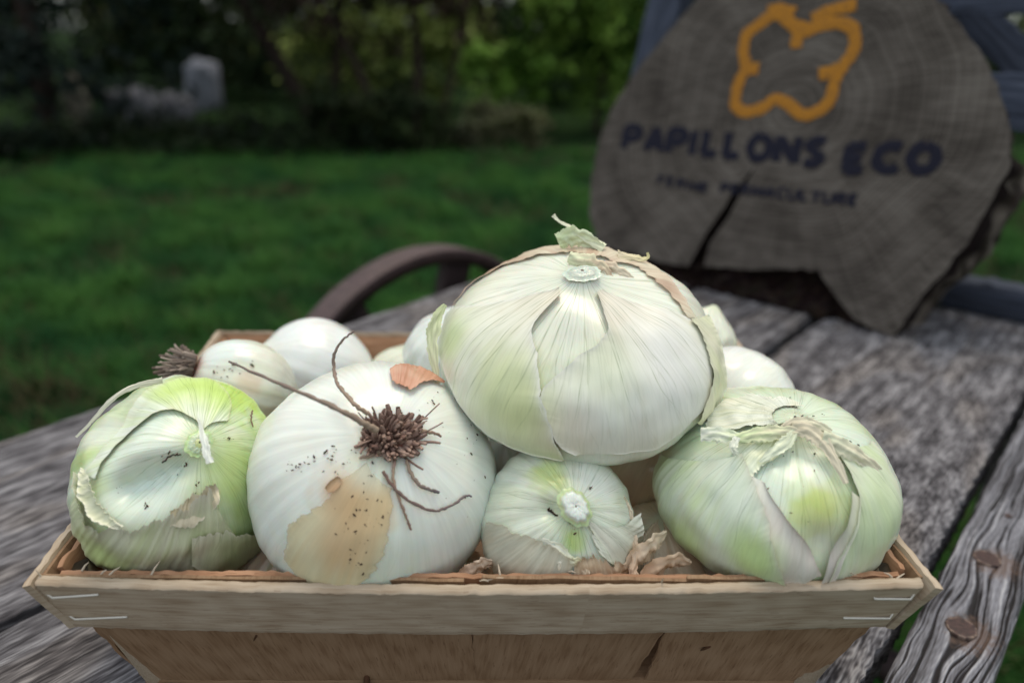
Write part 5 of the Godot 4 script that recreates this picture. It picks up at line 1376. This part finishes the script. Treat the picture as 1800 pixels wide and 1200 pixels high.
func grass() -> void:
	rng.seed = 77
	var mb := MB.new()
	for k in 11:
		var a := rng.randf() * TAU
		var foot := Vector3(rng.randf_range(-0.035, 0.035), 0, rng.randf_range(-0.035, 0.035))
		var h := rng.randf_range(0.05, 0.11)
		var d := Vector3(cos(a), 0, sin(a))
		var side := Vector3(-sin(a), 0, cos(a)) * rng.randf_range(0.0016, 0.0028)
		var base := mb.V.size()
		for j in 4:
			var s := j / 3.0
			var p := foot + Vector3(0, h * (s - 0.25 * s * s), 0) + d * h * 0.75 * s * s
			for e in [-1, 1]:
				mb.V.append(p + side * e * (1.0 - s * 0.9))
				mb.N.append((Vector3.UP * 0.6 - d).normalized())
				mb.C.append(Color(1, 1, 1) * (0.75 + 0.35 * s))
				mb.T.append(Vector2(0, s))
		for j in 3:
			var p := base + j * 2
			mb.I.append_array(PackedInt32Array([p, p + 2, p + 1, p + 1, p + 2, p + 3]))
	var mm := MultiMesh.new()
	mm.transform_format = MultiMesh.TRANSFORM_3D
	mm.use_colors = true
	mm.mesh = mb.mesh()
	var spots := []
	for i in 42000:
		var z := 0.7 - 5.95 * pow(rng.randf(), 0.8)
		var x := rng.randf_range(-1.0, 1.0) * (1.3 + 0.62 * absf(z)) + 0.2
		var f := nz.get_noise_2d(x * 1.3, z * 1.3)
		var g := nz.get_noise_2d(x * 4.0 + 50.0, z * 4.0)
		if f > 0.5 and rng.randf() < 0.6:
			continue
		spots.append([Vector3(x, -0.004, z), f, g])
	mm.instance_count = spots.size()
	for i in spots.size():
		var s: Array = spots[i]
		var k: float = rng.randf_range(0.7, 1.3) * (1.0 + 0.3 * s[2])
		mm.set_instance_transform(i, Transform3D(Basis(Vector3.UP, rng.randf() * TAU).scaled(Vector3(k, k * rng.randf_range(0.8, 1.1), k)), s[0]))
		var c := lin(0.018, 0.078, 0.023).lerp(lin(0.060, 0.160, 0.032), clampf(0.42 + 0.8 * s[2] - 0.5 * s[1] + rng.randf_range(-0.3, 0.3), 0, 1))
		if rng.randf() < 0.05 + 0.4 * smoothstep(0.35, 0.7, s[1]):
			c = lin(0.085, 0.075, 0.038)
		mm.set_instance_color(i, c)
	var o := MultiMeshInstance3D.new()
	o.multimesh = mm
	o.material_override = M.leaf
	o.name = "grass"
	add_child(o)
	tag(o, "dark green lawn grass around and behind the bench", "grass", "", "stuff")


func shrub(called: String, label: String, category: String, at: Vector3, blobs: Array, leaves: int, size: float, c0: Color, c1: Color, trunks: Array, sd: int, group := "") -> void:
	# blobs: [centre, radii] of the clumps that the leaves fill
	rng.seed = sd
	var t := thing(called, label, category, at, group)
	var mb := MB.new()
	var total := 0.0
	for b in blobs:
		total += b[1].x * b[1].y + b[1].z * b[1].y
	var bark := lin(0.035, 0.026, 0.022)
	for b in blobs:
		var n := int(leaves * (b[1].x * b[1].y + b[1].z * b[1].y) / total)
		var subs := []
		for k in 26:
			var d := Vector3(rng.randfn(), rng.randfn(), rng.randfn()).normalized() * pow(rng.randf(), 0.35)
			subs.append([b[0] + d * b[1], rng.randf_range(0.14, 0.30), rng.randf()])
		for i in n:
			var s: Array = subs[rng.randi() % subs.size()]
			var d := Vector3(rng.randfn(), rng.randfn(), rng.randfn()) * 0.55
			var p: Vector3 = s[0] + d * s[1] * b[1]
			var l := size * rng.randf_range(0.6, 1.4)
			var dir := Vector3(rng.randfn(), rng.randfn() - 0.4, rng.randfn()).normalized()
			var side := dir.cross(Vector3(rng.randf_range(-0.5, 0.5), 1, rng.randf_range(-0.5, 0.5))).normalized() * l * 0.3
			var nn := side.cross(dir).normalized()
			if nn.y < 0.0:
				nn = -nn
			var c := c0.lerp(c1, clampf(s[2] + rng.randf_range(-0.25, 0.25), 0, 1))
			var k := mb.V.size()
			for v in [p, p + dir * l * 0.5 + side + nn * l * 0.06, p + dir * l, p + dir * l * 0.5 - side + nn * l * 0.06]:
				mb.V.append(v)
				mb.N.append(nn)
				mb.C.append(c)
				mb.T.append(Vector2.ZERO)
			if side.cross(dir).dot(nn) > 0.0:
				mb.I.append_array(PackedInt32Array([k, k + 2, k + 1, k, k + 3, k + 2]))
			else:
				mb.I.append_array(PackedInt32Array([k, k + 1, k + 2, k, k + 2, k + 3]))
	put("crown", mb.mesh(), M.leaf, t)
	for p in trunks:      # each a list of points, and its foot's radius
		var pts := []
		for v in p[0]:
			pts.append(Vector3(v[0], v[1], v[2]))
		var rad := []
		for k in pts.size():
			rad.append(p[1] * lerpf(1.0, 0.35, float(k) / (pts.size() - 1)))
		var mt := MB.new()
		mt.tube(pts, rad, 9, bark, bark * 1.3)
		put("trunk", mt.mesh(), M.root, t)


func stone(label: String, at: Vector3, size: Vector3, col: Color, boxy: float, sd: float) -> void:
	var t := thing("stone", label, "stone", at, "pale stones under the shrubs")
	var P := PackedVector3Array()
	var K := PackedColorArray()
	var T := PackedVector2Array()
	for j in 17:
		var ph := PI * (j / 16.0 - 0.5)
		for i in 33:
			var a := TAU * i / 32.0
			var d := Vector3(cos(a) * cos(ph), sin(ph), sin(a) * cos(ph))
			var m := maxf(absf(d.x), maxf(absf(d.y), absf(d.z)))
			var q := d.lerp(d / m, boxy) * (1.0 + 0.16 * nz.get_noise_3dv(d * 1.6 + Vector3(sd, 0, 0)) * (1.0 - boxy * 0.6))
			P.append(q * size * 0.5 + Vector3(0, size.y * 0.42, 0))
			K.append(col * (1.0 + 0.25 * nz.get_noise_3dv(d * 4.0 + Vector3(sd, 0, 0))))
			T.append(Vector2.ZERO)
	var mb := MB.new()
	mb.grid(P, K, T, 33, 17, Vector3(0, size.y * 0.42, 0), true)
	put("block", mb.mesh(), M.root, t)
